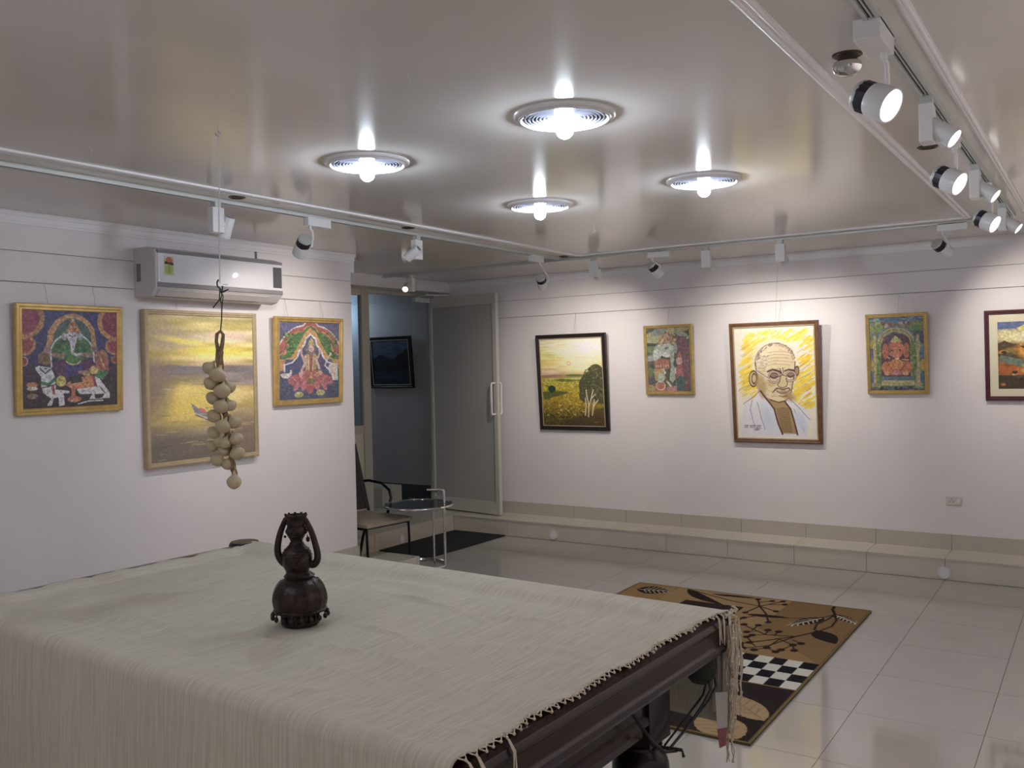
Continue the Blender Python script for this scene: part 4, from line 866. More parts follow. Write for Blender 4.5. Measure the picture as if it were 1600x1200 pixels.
# ------------------------------------------------------------------ air conditioner
ac = thing('air_conditioner', 'white wall air conditioner with glossy front above the sea painting', 'air conditioner', (XL, 3.61, 1.98))
AX, AY0, AY1 = XL+.20, 3.135, 4.06
pr = [(XL, 1.985), (XL+.10, 1.975), (XL+.15, 1.985), (AX, 2.03), (AX+.002, 2.225), (AX-.012, 2.245), (XL+.12, 2.262), (XL, 2.262)]
mb = MB(); n = len(pr)
for yy in (AY0, AY1):
    for (x, z) in pr: mb.v.append((x, yy, z))
mb.f = [tuple(reversed(range(n))), tuple(range(n, 2*n))]+[(i, (i+1) % n, n+(i+1) % n, n+i) for i in range(n)]
part('body', mb, M['acw'], ac, bevel=.006)
part('front_panel', MB().box(AX-.004, AX+.008, AY0+.014, AY1-.010, 2.058, 2.224), M['acf'], ac, bevel=.005, label='glossy pale front panel')
part('grey_strip', MB().box(AX-.02, AX+.009, AY0+.010, AY1-.006, 2.222, 2.240), M['acg'], ac, bevel=.003)
part('grey_strip', MB().box(AX-.02, AX+.009, AY0+.010, AY1-.006, 2.034, 2.060), M['acg'], ac, bevel=.003)
fl = MB(); fl.v = [(AX-.012, AY0+.03, 2.024), (AX-.012, AY1-.10, 2.024), (AX-.052, AY1-.10, 1.992), (AX-.052, AY0+.03, 1.992)]; fl.v += [(x+.006, y, z-.006) for x, y, z in fl.v]; fl.f = [(0, 1, 2, 3), (7, 6, 5, 4), (0, 4, 5, 1), (1, 5, 6, 2), (2, 6, 7, 3), (3, 7, 4, 0)]
part('air_flap', fl, M['acw'], ac)
part('air_outlet', MB().box(AX-.066, AX-.047, AY0+.03, AY1-.16, 1.9835, 1.989), M['dark'], ac)
gr_ = MB()
for k in range(5): gr_.box(XL+.03+k*.008, XL+.034+k*.008, AY0-.002, AY0+.004, 2.07, 2.17)
part('side_grille', gr_, M['acg'], ac)
part('display_window', MB().box(AX+.006, AX+.0095, AY1-.085, AY1-.014, 2.075, 2.205), M['acd'], ac, bevel=.002)
stp = Painter(30, 48, (0, 0, 60, 100), 0, (196, 200, 150), 2)
stp.ell(32, 22, 22, 20, (206, 110, 60)); stp.ell(12, 34, 10, 8, (50, 44, 40)); stp.ell(40, 38, 20, 9, (70, 80, 84)); stp.ell(30, 68, 26, 26, (176, 196, 90)); stp.line([(30, 50), (30, 92)], 5, (110, 130, 90)); stp.line([(5, 8), (15, 3)], 5, (230, 230, 230))
for yk in (58, 66, 74, 82): stp.line([(12, yk), (48, yk)], 2.5, (150, 150, 90))
stp.mesh('energy_label', (AX+.0092, AY0+.050, 2.205), (0, .062, 0), (0, 0, -.105), M['print'], ac, 1.0, veil=.25)
mk = MB()
for k in range(6): mk.box(AX+.008, AX+.0088, 3.585+k*.006, 3.588+k*.006+(.001 if k % 2 else 0), 2.070, 2.0755)
part('maker_mark', mk, M['acg'], ac)

# ------------------------------------------------------------------ hanging wire and garlic braid
HX, HY = -2.536, 2.067
RT = V(_cy, _sy, 0)
def gp(px, py, fwd=0):   # offsets in the braid's own hanging plane, metres
    lat = (px-(342.5+(py-285)*.0195))/455.; z = 2.2-(py-285)/455.
    return V(HX, HY, 0)+RT*lat+V(0, 0, z)+V(_sy, -_cy, 0)*fwd
hw = thing('hanging_wire', 'thin pale wire hanging from the ceiling hook and carrying the garlic braid', 'wire', (HX, HY, ZC))
part('ceiling_hook', MB().tube([V(HX, HY, ZC)]+[V(HX, HY, ZC-.012)+RT*(.008*math.sin(a))+V(0, 0, .008*math.cos(a)-.008) for a in np.linspace(0, 5, 9)], .002, 6), M['steel'], hw)
part('wire', MB().tube([V(HX, HY, ZC-.012), gp(341, 245), gp(343, 270), gp(341.5, 330), gp(342, 442)], .0019, 6), M['wirew'], hw)
hk = MB().tube([gp(340, 436), gp(337.5, 440), gp(338, 446), gp(342, 450), gp(346, 452), gp(346, 446)], .0028, 8)
part('hook', hk, M['black'], hw, smooth=True, label='black S-shaped hook')
tw = thing('twine_loop', 'dark twine knotted between the wire hook and the garlic braid', 'twine', tuple(gp(342, 460)))
part('twine', MB().tube([gp(342, 451), gp(341, 466), gp(345, 474), gp(344, 500), gp(342, 519)], .0022, 6).tube([gp(345, 451), gp(345, 460), gp(343, 466), gp(337, 472), gp(331, 480)], .0022, 6).tube([gp(343, 457), gp(350, 454), gp(356, 451)], [.002, .0035, .001], 6).tube([gp(342, 452), gp(347, 462), gp(345, 474)], .0018, 6), M['twine'], tw, smooth=True)
ga = thing('garlic_braid', 'braided string of whole garlic bulbs hanging in front of the sea painting', 'garlic', tuple(gp(342, 517)))
bd = MB()
bd.tube([gp(342, 516), gp(336.5, 521), gp(335.5, 532), gp(338, 545), gp(337, 560), gp(339, 575)], [.004, .006, .006, .007, .008, .007], 8)
bd.tube([gp(342, 516), gp(346.5, 522), gp(345, 535), gp(342, 550), gp(343, 562), gp(345, 575)], [.004, .006, .007, .008, .007, .006], 8)
line = [gp(342, 548), gp(341, 575), gp(342, 600), gp(346, 620), gp(347, 640), gp(350, 655), gp(351, 675), gp(356, 690), gp(357, 705), gp(358, 720), gp(361, 735), gp(363, 746)]
for ph in (0, 2.1, 4.2):
    q = []
    for i in range(45):
        s_ = i/44*(len(line)-1); k = min(int(s_), len(line)-2); P = line[k].lerp(line[k+1], s_-k); a = ph+i*.55
        q.append(P+RT*math.cos(a)*.006+V(_sy, -_cy, 0)*math.sin(a)*.006)
    bd.tube(q, .0055, 7)
part('braided_stalk', bd, M['braid'], ga, smooth=True)
prof = [(0, -.97), (.10, -.98), (.22, -.92), (.45, -.83), (.72, -.62), (.92, -.32), (1, .0), (.95, .28), (.78, .56), (.52, .80), (.30, 1.0), (.20, 1.22), (.15, 1.5), (.0, 1.6)]
gl = MB().lathe(prof, (0, 0, 0), (0, 0, 1), 32, fn=lambda a, h: 1+.055*abs(math.sin(a*3.5))*(1 if abs(h) < .8 else .4)-.03)
g0 = None
BL = [(324.4, 573.8, 10.4), (340, 585, 12.2), (326.9, 598, 10.8), (355, 605, 9.8), (346.9, 610, 12), (329.4, 621, 11.2), (357, 633, 9.8), (345, 634, 11.4), (332, 649, 11.3), (362.5, 660, 10.4), (347.5, 665, 11.4), (330, 675, 10.6), (366, 685.6, 10.4), (339.4, 690.6, 10), (350, 691, 9), (326, 696, 9.4), (367.5, 708, 11.2), (346, 704, 9), (336, 717.5, 10.8), (350.6, 725, 9.8), (364.2, 752, 10.8)]
for i, (x, y, r) in enumerate(BL):
    cx = 343+(y-575)*.11
    fwd = .022 if abs(x-cx) < 7 else (-.004 if i % 2 else .006)
    if g0 is None: g0 = part('garlic_bulb', gl, M['garlic'], ga, smooth=True, world=False); o = g0
    else: o = g0.copy(); COL.objects.link(o); o.parent = ga
    P = gp(x, y, fwd); axisp = gp(cx, y-12)
    d = (axisp-P); d = (d.normalized()+V(0, 0, .45)).normalized() if i < 20 else V(.05, 0, 1).normalized()
    o.location = P-ga.location; o.rotation_mode = 'QUATERNION'; o.rotation_quaternion = d.to_track_quat('Z', 'Y')
    s_ = r*1.07/455.; o.scale = (s_, s_, s_*.88)
    if i == 20: o.scale = (s_*.98, s_*.98, s_*1.0)

# ------------------------------------------------------------------ pool table
TC = (-1.965, 1.898, 0); TR = -.045; HLn, HW = 1.032, .562
tb = thing('pool_table', 'dark rosewood pool table under a cream cloth in the foreground', 'table', TC, TR)
def ring_sweep(prof, hx, hy):
    mb = MB(); k = len(prof)
    for (sx, sy) in ((-1, -1), (1, -1), (1, 1), (-1, 1)):
        for (d, z) in prof: mb.v.append((sx*(hx+d), sy*(hy+d), z))
    for c in range(4):
        for i in range(k):
            mb.f.append((c*k+i, ((c+1) % 4)*k+i, ((c+1) % 4)*k+(i+1) % k, c*k+(i+1) % k))
    return mb
rail = ring_sweep([(-.13, .80), (-.13, .816), (-.085, .826), (-.06, .843), (-.03, .848), (.0, .845), (.014, .836), (.020, .822), (.016, .814), (.010, .808), (.010, .772), (.016, .764), (.019, .754), (.016, .744), (.004, .735), (-.03, .735), (-.13, .735)], HLn, HW)
part('rail', rail, M['rosew'], tb, world=False, bevel=.002)
part('bed', MB().box(-HLn+.10, HLn-.10, -HW+.10, HW-.10, .77, .826), M['slate'], tb, world=False)
part('apron', ring_sweep([(-.03, .735), (0, .735), (0, .64), (.008, .632), (.010, .615), (.002, .606), (.0, .585), (-.03, .585)], HLn-.085, HW-.185), M['rosew'], tb, world=False)
leg_mb = MB()
leg_mb.box(-.060, .060, -.060, .060, .548, .735); leg_mb.box(-.040, .040, .060, .068, .565, .72)
lp = [(.052, .548), (.050, .542), (.058, .538), (.060, .532), (.052, .527), (.056, .520), (.068, .508), (.076, .485), (.078, .45), (.074, .41), (.062, .36), (.050, .32), (.046, .30), (.055, .295), (.056, .285), (.046, .28), (.042, .26), (.040, .15), (.050, .11), (.064, .095), (.066, .08), (.052, .07), (.048, .05), (.060, .03), (.062, 0), (0, 0)]
leg_mb.lathe([(0, .548)]+lp, (0, 0, 0), (0, 0, 1), 32)
lg0 = None
for (sx, sy) in ((1, 1), (1, -1), (-1, 1), (-1, -1)):
    if lg0 is None: lg0 = part('leg', leg_mb, M['rosed'], tb, smooth=True, world=False); o = lg0
    else: o = lg0.copy(); COL.objects.link(o); o.parent = tb
    o.location = (sx*(HLn-.135), sy*(HW-.228), 0)
# black corner casting, corner pocket net and its metal ball runner
part('corner_cap', MB().lathe([(.0, .842), (.055, .842), (.062, .83), (.064, .80), (.055, .76), (0, .76)], (-HLn+.0, HW-.01, .012), (0, 0, 1), 24), M['black'], tb, smooth=True, world=False)
nx, ny = HLn-.045, HW-.035
pn = MB().lathe([(.040, .745), (.045, .73), (.046, .70), (.040, .675), (.026, .658), (.0, .652)], (nx, ny, 0), (0, 0, 1), 24)
part('pocket_net', pn, M['net'], tb, smooth=True, world=False, label='dark knitted corner pocket net')
rn = MB()
for a in (-.5, .5, 1.6):
    ox, oy = .045*math.cos(a), .045*math.sin(a)
    rn.tube([(nx+ox*.8, ny+oy*.8, .69), (nx+ox*.9, ny+oy*.9, .645), (nx+ox*.7, ny+oy-.03, .615), (nx+ox*.6-.01, ny-.11+oy*.4, .575), (nx+ox*.5-.015, ny-.21+oy*.3, .545)], .0030, 6)
rn.tube([(nx+.0, ny-.40, .70), (nx+.005, ny-.31, .60), (nx+.005, ny-.24, .548), (nx+.02, ny-.20, .54)], .0045, 6)
rn.tube([(nx-.05, ny-.22, .545), (nx+.035, ny-.20, .545), (nx+.04, ny-.20, .528)], .0045, 6)
part('ball_runner', rn, M['blackm'], tb, smooth=True, world=False, label='black wire ball runner below the pocket')

# tablecloth
ct = thing('tablecloth', 'cream ribbed cotton tablecloth with knotted fringe draped over the pool table', 'tablecloth', TC, TR)
cs = []   # cross-section (y, z, s)
yo = HW+.036
far_hem, near_hem = .52, .06
def seg(a, b, n): return [(a[0]+(b[0]-a[0])*i/n, a[1]+(b[1]-a[1])*i/n) for i in range(n)]
cs += seg((yo+.012, far_hem), (yo+.004, .82), 18)
cs += [(yo+.002-.03*(1-math.cos(a)), .822+.033*math.sin(a)) for a in np.linspace(0, math.pi/2, 7)][1:]
cs += seg((yo-.034, .8555), (HW-.075, .854), 6)
cs += [(HW-.075-.055*t_, .854-.020*(3*t_*t_-2*t_**3)) for t_ in np.linspace(0, 1, 7)[:-1]]
cs += seg((HW-.13, .834), (-HW+.13, .834), 80)
cs += [(-HW+.13-.055*t_, .834+.020*(3*t_*t_-2*t_**3)) for t_ in np.linspace(0, 1, 7)[:-1]]
cs += seg((-HW+.075, .854), (-yo+.034, .8555), 6)
cs += [(-yo-.002+.034*(1-math.sin(a)), .822+.0335*math.cos(a)) for a in np.linspace(0, math.pi/2, 9)]
cs += seg((-yo-.004, .815), (-yo-.02, near_hem), 30)[1:]
cs = np.array(cs); nS = len(cs)
nx_ = 200
def right_edge(y, z):    # cloth's right hem, local x
    return HLn-.006+.005*math.sin(y*23)+.003*math.sin(y*57)+(.018 if z > .84 and y > .42 else 0)*min(1, max(0, (y-.42)/.1))
P = np.zeros((nS, nx_, 3))
folds = [((-.05, .33), (.55, .16), .016, .006), ((.15, .02), (.62, -.14), .014, .006), ((.0, -.22), (.75, -.23), .02, .005), ((-.7, .1), (-.1, .25), .03, .004), ((-.9, -.25), (-.3, -.05), .04, .004), ((.55, .02), (.95, .06), .03, .005), ((-.35, .38), (.15, .36), .03, .004), ((.2, -.38), (.6, -.33), .02, .004), ((-.6, -.38), (-.15, -.33), .03, .005), ((.35, .28), (.85, .22), .018, .004)]
rs = np.random.RandomState(4); ph = rs.rand(12)*6.28
for j in range(nS):
    y, z = cs[j]
    xr = right_edge(y, z)
    xl = -HLn+.048+.010*math.sin(y*31)+.006*math.sin(y*77)
    xx = np.linspace(xl, xr, nx_); zz = np.full(nx_, z); yy = np.full(nx_, y)
    if z > .83 and abs(y) < HW:
        zz = zz+.0022*np.sin(xx*9+ph[0]+y*4)+.0014*np.sin(xx*17+y*23+ph[1])+.0014*np.sin(y*31+xx*5+ph[2]+2*np.sin(xx*6))
        for (a, b, wd, hh) in folds:
            dx, dy = b[0]-a[0], b[1]-a[1]; L2 = dx*dx+dy*dy; t_ = np.clip(((xx-a[0])*dx+(y-a[1])*dy)/L2, 0, 1)
            bend = .03*np.sin(t_*5+ph[3]); d = np.hypot(xx-a[0]-t_*dx, y-a[1]-t_*dy-bend); zz = zz+2.4*hh*np.exp(-(d/(wd*.62))**1.5)*np.sin(np.pi*np.clip(t_, .05, .95))
        bed = np.clip((HW-.075-abs(y))/.055, 0, 1)
        ex = np.clip((HLn-.075-np.abs(xx))/.055, 0, 1); ex = ex*ex*(3-2*ex)
        zz = zz+(1-ex)*.020*bed
    if z < .80:
        amp = (.80-z)*.035*(1 if y < 0 else .5)
        yy = yy+math.copysign(1, y)*amp*(np.sin(xx*11+ph[4])+.6*np.sin(xx*23+ph[5])+1.2)*.5
        if y > 0: zz = np.minimum(zz+np.clip((.72-(-xx+HLn))*0, 0, 0), .9)
    P[j, :, 0] = xx; P[j, :, 1] = yy; P[j, :, 2] = zz
cb = MB().grid(P)
co = part('cloth', cb, M['cloth'], ct, smooth=True, world=False)
sd = co.modifiers.new('thickness', 'SOLIDIFY'); sd.thickness = .0018; sd.offset = 1
# gathered corner hanging down at the far right corner
cg = MB(); rows = []
for i in range(26):
    t_ = i/25; z = .852-.30*t_; w_ = .075*(1-t_)+.012
    row = []
    for k in range(15):
        u = k/14; a = u*math.pi*1.1
        fold = .012*math.sin(u*15+t_*2)*(1-.5*t_)
        X = HLn+.022-.055*u*(1-.3*t_)+fold*.6-.02*t_; Yy = yo+.004+.010*math.sin(a)+fold-(.035*(1-u)*(1-t_*.8))
        row.append((X, Yy, z-.012*u*(1-t_)+(.0 if i else .002)))
    rows.append(row)
part('gathered_corner', MB().grid(np.array(rows)), M['cloth'], ct, smooth=True, world=False)
# fringe along the right hem: every knotted tassel is a part
def tassel(pts_down, loop=.008, n=4, jitter=.004, rr=.0015):
    mb = MB(); p0 = V(*pts_down[0])
    mb.tube([p0+V(0, .006, .001), p0+V(.004, .004, -.001), p0+V(.010, 0, -.003)], rr, 5); mb.tube([p0+V(0, -.006, .001), p0+V(.004, -.004, -.001), p0+V(.010, 0, -.003)], rr, 5)
    if len(pts_down) > 1:
        k = V(*pts_down[1]); mb.sphere(k, .0036, 7, 5)
        for q in range(n):
            pp = [k]
            for c in pts_down[2:]:
                pp.append(V(*c)+V(random.uniform(-1, 1)*jitter, random.uniform(-1, 1)*jitter*1.6, random.uniform(-1, .4)*jitter))
            mb.tube(pp, [rr]*(len(pp)-1)+[rr*.6], 5)
    return mb
def loop_tassel(y, strands):
    mb = MB(); xe = right_edge(y, .85); z = .857; xk = xe+.011+random.uniform(-.002, .003)
    w_ = random.uniform(.006, .009); sag = -.004
    mb.tube([(xe-.001, y+w_, z), (xe+.006, y+w_*1.1, z), (xk-.002, y+w_*.6, z+sag*.5), (xk, y, z+sag), (xk-.002, y-w_*.6, z+sag*.5), (xe+.006, y-w_*1.1, z), (xe-.001, y-w_, z)], .0014, 6)
    mb.sphere((xk+.001, y, z+sag), .0033, 8, 5)
    if strands:
        xo = HLn+.024
        for q in range(4):
            yy_ = y+random.uniform(-.006, .006)
            mb.tube([(xk, y, z+sag), (max(xk+.006, xo-.012), (y+yy_)/2, z-.008), (xo+.001, yy_, z-.026), (xo+.002, yy_+random.uniform(-.008, .008), z-.030-strands*random.uniform(.7, 1))], [.0016, .0016, .0015, .0009], 5)
    return mb
yv = HW-.03
while yv > -HW-.02:
    st_ = 0
    if yv < -.44 and random.random() < .6: st_ = random.uniform(.03, .07)
    elif yv > .46 and random.random() < .6: st_ = random.uniform(.03, .06)
    part('tassel', loop_tassel(yv, st_), M['tassel'], ct, smooth=True, world=False)
    yv -= .024+random.uniform(-.004, .006)
hem = MB(); hp = []
for yy in np.arange(HW-.02, -HW-.02, -.0065):
    xe = right_edge(yy, .85); hp.append(V(xe+.003+.004*math.sin(yy*240), yy, .8585))
hem.tube(hp, .0017, 6); part('hem_cord', hem, M['tassel'], ct, smooth=True, world=False)
# long knotted strands at the hanging corner
for k in range(16):
    xs0 = HLn+.026-.010*(k % 4)*.5; ys0 = yo-.045+.006*k; zt = .850-.006*(k % 3); L = random.uniform(.09, .19) if k < 10 else random.uniform(.14, .30)
    if k in (5, 6, 9, 11): L = random.uniform(.30, .40)
    pts = [(xs0-.008, ys0, zt), (xs0+.004, ys0+random.uniform(-.005, .005), zt-.03)]
    m_ = int(L/.03); x_, y_ = xs0+.008, ys0
    for q in range(1, m_+1):
        x_ += random.uniform(-.005, .004); y_ += random.uniform(-.006, .006); pts.append((x_, y_, zt-.03-q*L/m_))
    mbt = tassel(pts, n=3, jitter=.004, rr=.0017)
    for q in range(2, len(pts), 2): mbt.sphere(pts[q], .0042, 7, 5)
    part('tassel', mbt, M['tassel'], ct, smooth=True, world=False)
for k in range(9):   # short tassels down the edge of the gathered corner
    z = .80-.04*k; xs0 = HLn+.018-.004*k; ys0 = yo+.005
    pts = [(xs0-.006, ys0, z), (xs0+.008, ys0+.002, z-.012), (xs0+.012+random.uniform(-.003, .006), ys0, z-.04), (xs0+.010+random.uniform(-.003, .006), ys0, z-.065)]
    part('tassel', tassel(pts, n=4), M['tassel'], ct, smooth=True, world=False)
# price tag hanging from the corner fringe
tg = thing('price_tag', 'white and pink paper tag hanging from the tablecloth corner fringe', 'tag', TC, TR)
tx, ty = HLn+.002, yo-.045
tm = MB(); tm.v = [(tx-.016, ty, .625), (tx+.016, ty+.01, .630), (tx+.013, ty+.012, .530), (tx-.013, ty+.002, .522)]; tm.v += [(a, b+.0012, c) for a, b, c in tm.v]; bf = [(0, 1, 2, 3), (7, 6, 5, 4), (0, 4, 5, 1), (1, 5, 6, 2), (2, 6, 7, 3), (3, 7, 4, 0)]; tm.f = bf
part('card', tm, M['tagw'], tg, world=False, label='white card')
tm2 = MB(); tm2.v = [(tx-.013, ty+.002, .522), (tx+.013, ty+.012, .530), (tx+.008, ty+.010, .478), (tx-.008, ty+.004, .468)]; tm2.v += [(a, b+.0012, c) for a, b, c in tm2.v]; tm2.f = bf
part('card_end', tm2, M['tagp'], tg, world=False, label='pink lower end')

# ------------------------------------------------------------------ bronze figurine
SX, SY, SZ = -1.905, 1.79, .8375
fg = thing('figurine', 'dark bronze figurine of a woman in a bell skirt, on the tablecloth', 'figurine', (SX, SY, SZ), YAW)
K_ = 3.30e-4
def zz_(y): return (1095-y)*K_
base = MB().lathe([(0, 0), (.050, 0), (.053, .004), (.053, .012), (.047, .016), (.045, .028), (.050, .034), (0, .034)], n=40)
part('base', base, M['bronze'], fg, smooth=True, world=False)
pp = MB()
for k in range(16):
    a = k/16*2*math.pi; pp.tube([(.050*math.cos(a), .050*math.sin(a), .012), (.050*math.cos(a), .050*math.sin(a), .036)], .0042, 6)
part('pillar_ring', pp, M['bronze'], fg, smooth=True, world=False)
sk = MB().lathe([(0, zz_(990)), (.060, zz_(992)), (.073, zz_(975)), (.0745, zz_(962)), (.070, zz_(950)), (.073, zz_(925)), (.0755, zz_(880)), (.0745, zz_(840)), (.070, zz_(795)), (.061, zz_(750)), (.050, zz_(715)), (.040, zz_(698)), (.041, zz_(688)), (.043, zz_(678)), (.038, zz_(668)), (.034, zz_(655)), (.0, zz_(650))], n=96,
               fn=lambda a, h: 1+(.018*abs(math.sin(a*6)) if .045 < h < .125 else 0))
part('skirt', sk, M['bronze'], fg, smooth=True, world=False)
rb = MB()
for k in range(12):
    a = k/12*2*math.pi; rb.tube([(r_*math.cos(a), r_*math.sin(a), h_) for r_, h_ in ((.0735, zz_(930)), (.0765, zz_(880)), (.0755, zz_(840)), (.071, zz_(795)), (.062, zz_(750)), (.051, zz_(715)))], .0015, 5)
part('skirt_rib', rb, M['bronze'], fg, smooth=True, world=False)
b0 = None
for k in range(18):
    a = k/18*2*math.pi+.1
    if b0 is None:
        bm_ = MB().sphere((0, 0, -.009), .0062, 10, 6, (1, 1, 1.35)); bm_.tube([(0, 0, -.001), (-.006, 0, .008)], .002, 5); b0 = part('bell', bm_, M['bronze'], fg, smooth=True, world=False); o = b0
    else: o = b0.copy(); COL.objects.link(o); o.parent = fg
    o.location = (.0765*math.cos(a), .0765*math.sin(a), zz_(985)); o.rotation_euler = (0, 0, a)
# body: torso, neck, head, arms and hands fused into one continuous surface
bd_ = MB().lathe([(0, zz_(668)), (.034, zz_(666)), (.031, zz_(650)), (.033, zz_(630)), (.038, zz_(600)), (.0415, zz_(565)), (.042, zz_(525)), (.0395, zz_(490)), (.034, zz_(455)), (.026, zz_(428)), (.019, zz_(408)), (.0165, zz_(390)), (.018, zz_(372)), (.022, zz_(352)), (.0265, zz_(325)), (.0275, zz_(295)), (.026, zz_(265)), (.020, zz_(248)), (0, zz_(244))], (-.005, 0, 0), (0, 0, 1), 36)
def q_(x, y, f=0): return V((x-395)*K_, f, zz_(y))
def bez(P, n=7):
    out = []
    for i in range(len(P)-1):
        p0, p1, p2, p3 = P[max(i-1, 0)], P[i], P[i+1], P[min(i+2, len(P)-1)]
        for k in range(n):
            t = k/n; out.append(.5*((2*p1)+(p2-p0)*t+(2*p0-5*p1+4*p2-p3)*t*t+(3*p1-p0-3*p2+p3)*t**3))
    return out+[P[-1]]
for P_ in ([q_(470, 570), q_(515, 590), q_(548, 560), q_(556, 500), q_(535, 400), q_(505, 300), q_(470, 225), q_(455, 195)], [q_(300, 590), q_(255, 560), q_(222, 500), q_(218, 430), q_(236, 340), q_(262, 265), q_(290, 205), q_(300, 190)]):
    c_ = bez(P_); n_ = len(c_); bd_.tube(c_, [.0115-.0045*i/n_ for i in range(n_)], 12)
    h_ = c_[-1]; sg = 1 if h_.x > 0 else -1
    bd_.sphere((h_.x, h_.y-.001, h_.z-.004), .0075, 10, 8, (.8, 1, 1.2))
    for k in range(4): bd_.tube([(h_.x, h_.y-.006+.004*k, h_.z), (h_.x-sg*.003, h_.y-.007+.0045*k, h_.z+.010)], [.0022, .0017], 6)
bd_.sphere((-.020, -.022, zz_(545)), .017, 14, 10); bd_.sphere((.012, -.022, zz_(545)), .017, 14, 10)
bd_.sphere((-.013, -.0255, zz_(300)), .0038, 8, 6, (1.3, .6, .8)); bd_.sphere((.003, -.0255, zz_(300)), .0038, 8, 6, (1.3, .6, .8))
bd_.tube([(-.005, -.026, zz_(298)), (-.005, -.032, zz_(318)), (-.005, -.027, zz_(323))], [.002, .0036, .0025], 8); bd_.tube([(-.012, -.0245, zz_(338)), (-.005, -.0275, zz_(340)), (.003, -.0245, zz_(338))], .0022, 6)
bd_.sphere((-.033, 0, zz_(305)), .006, 8, 6, (.5, .8, 1.2)); bd_.sphere((.0235, 0, zz_(305)), .006, 8, 6, (.5, .8, 1.2))
bo = part('body', bd_, M['bronze'], fg, world=False, smooth=True)
rm = bo.modifiers.new('fuse', 'REMESH'); rm.mode = 'VOXEL'; rm.voxel_size = .0013; rm.use_smooth_shade = True
sm_ = bo.modifiers.new('smooth', 'SMOOTH'); sm_.factor = .5; sm_.iterations = 3
dt = MB()
for (yy, r_) in ((478, .0385), (505, .0415), (455, .0345), (412, .0205), (400, .0185)):
    dt.tube([(-.005+r_*math.cos(a), r_*math.sin(a), zz_(yy)) for a in np.linspace(0, 2*math.pi, 25)], .0016, 5, caps=False)
dt.tube([(.026, -.026, zz_(470)), (.012, -.040, zz_(520)), (-.006, -.041, zz_(585)), (-.026, -.026, zz_(630))], .0028, 6)
part('necklace', dt, M['bronze'], fg, smooth=True, world=False)
er = MB().sphere((.028, -.004, zz_(370)), .0058, 8, 6, (1, 1, 1.4)).tube([(.026, -.003, zz_(330)), (.028, -.004, zz_(360))], .0014, 5).sphere((-.036, -.004, zz_(345)), .004, 8, 6)
part('earring', er, M['bronze'], fg, smooth=True, world=False)
pt = MB().lathe([(0, zz_(262)), (.024, zz_(258)), (.0275, zz_(235)), (.026, zz_(210)), (.0265, zz_(195)), (.030, zz_(180)), (.0305, zz_(162)), (.027, zz_(160)), (.024, zz_(185)), (0, zz_(190))], (-.005, 0, 0), (0, 0, 1), 28)
for k in range(10):
    a = k/10*2*math.pi; pt.sphere((-.005+.029*math.cos(a), .029*math.sin(a), zz_(160)), .0038, 7, 5)
part('pot', pt, M['bronze'], fg, smooth=True, world=False)

# ------------------------------------------------------------------ rug
rp = Painter(300, 436, (0, 0, 1.545, 2.25), 0, (150, 116, 62), 31)
def U_(*pts): return [(x*1.545, y*2.25) for x, y in pts]
TAN, TAN2, DK, BG = (152, 118, 66), (136, 104, 56), (40, 28, 26), (170, 138, 92)
# tan upper field with slightly different blocks
rp.poly(U_((0, 0), (1, 0), (1, .52), (0, .52)), TAN)
rp.poly(U_((.69, 0), (1, 0), (1, .52), (.69, .30)), TAN2); rp.poly(U_((0, 0), (.2, 0), (.2, .3), (0, .3)), (158, 122, 66)); rp.poly(U_((.2, .0), (.69, 0), (.69, .30), (.2, .30)), (164, 132, 80))
rp.poly(U_((.30, .13), (.55, .13), (.55, .24), (.30, .24)), (52, 36, 32)); rp.poly(U_((0, .30), (.35, .30), (.35, .52), (0, .52)), (58, 40, 34))
rp.poly(U_((0, .70), (1, .70), (1, 1), (0, 1)), (42, 30, 28)); rp.poly(U_((0, .52), (.47, .52), (.47, .70), (0, .70)), (150, 120, 74))
# chequer
n = 0
for r in range(4):
    for c in range(12):
        x0 = .99-(c+1)*.049; y0 = .512+r*.046
        rp.poly(U_((x0, y0), (x0+.049, y0), (x0+.049, y0+.046), (x0, y0+.046)), (24, 18, 26) if (r+c) % 2 == 0 else (206, 204, 190))
rp.poly(U_((0, .52), (.40, .52), (.40, .70), (0, .70)), (150, 120, 74))
def leaf_(p0, p1, wd, col, vein=None, bend=0):
    p0 = np.array(p0)*[1.545, 2.25]; p1 = np.array(p1)*[1.545, 2.25]; d = p1-p0; n_ = np.array([-d[1], d[0]]); L = np.hypot(*d); n_ = n_/L
    ts = np.linspace(0, 1, 16); mid = [p0+d*t+n_*bend*math.sin(math.pi*t) for t in ts]
    ww = [wd*math.sin(math.pi*t**.8)**.9 if 0 < t < 1 else 0 for t in ts]
    rp.poly([tuple(m+n_*w2) for m, w2 in zip(mid, ww)]+[tuple(m-n_*w2) for m, w2 in reversed(list(zip(mid, ww)))], col)
    if vein:
        rp.line([tuple(m) for m in mid[1:-1]], .008, vein)
        for k in range(3, 14, 2):
            for s_ in (-1, 1): rp.line([tuple(mid[k]), tuple(mid[min(15, k+2)]+n_*s_*ww[k]*.8)], .007, vein)
def ln_(pts, wd=.012, col=DK): rp.line(U_(*pts), wd, col)
leaf_((.045, .085), (.19, .06), .10, DK, (206, 196, 160))
leaf_((.24, .012), (.47, .135), .045, DK, None, .03); leaf_((.36, .035), (.57, .02), .022, DK, None)
ln_([(.24, .012), (.33, .04), (.47, .08), (.60, .10), (.66, .17)])
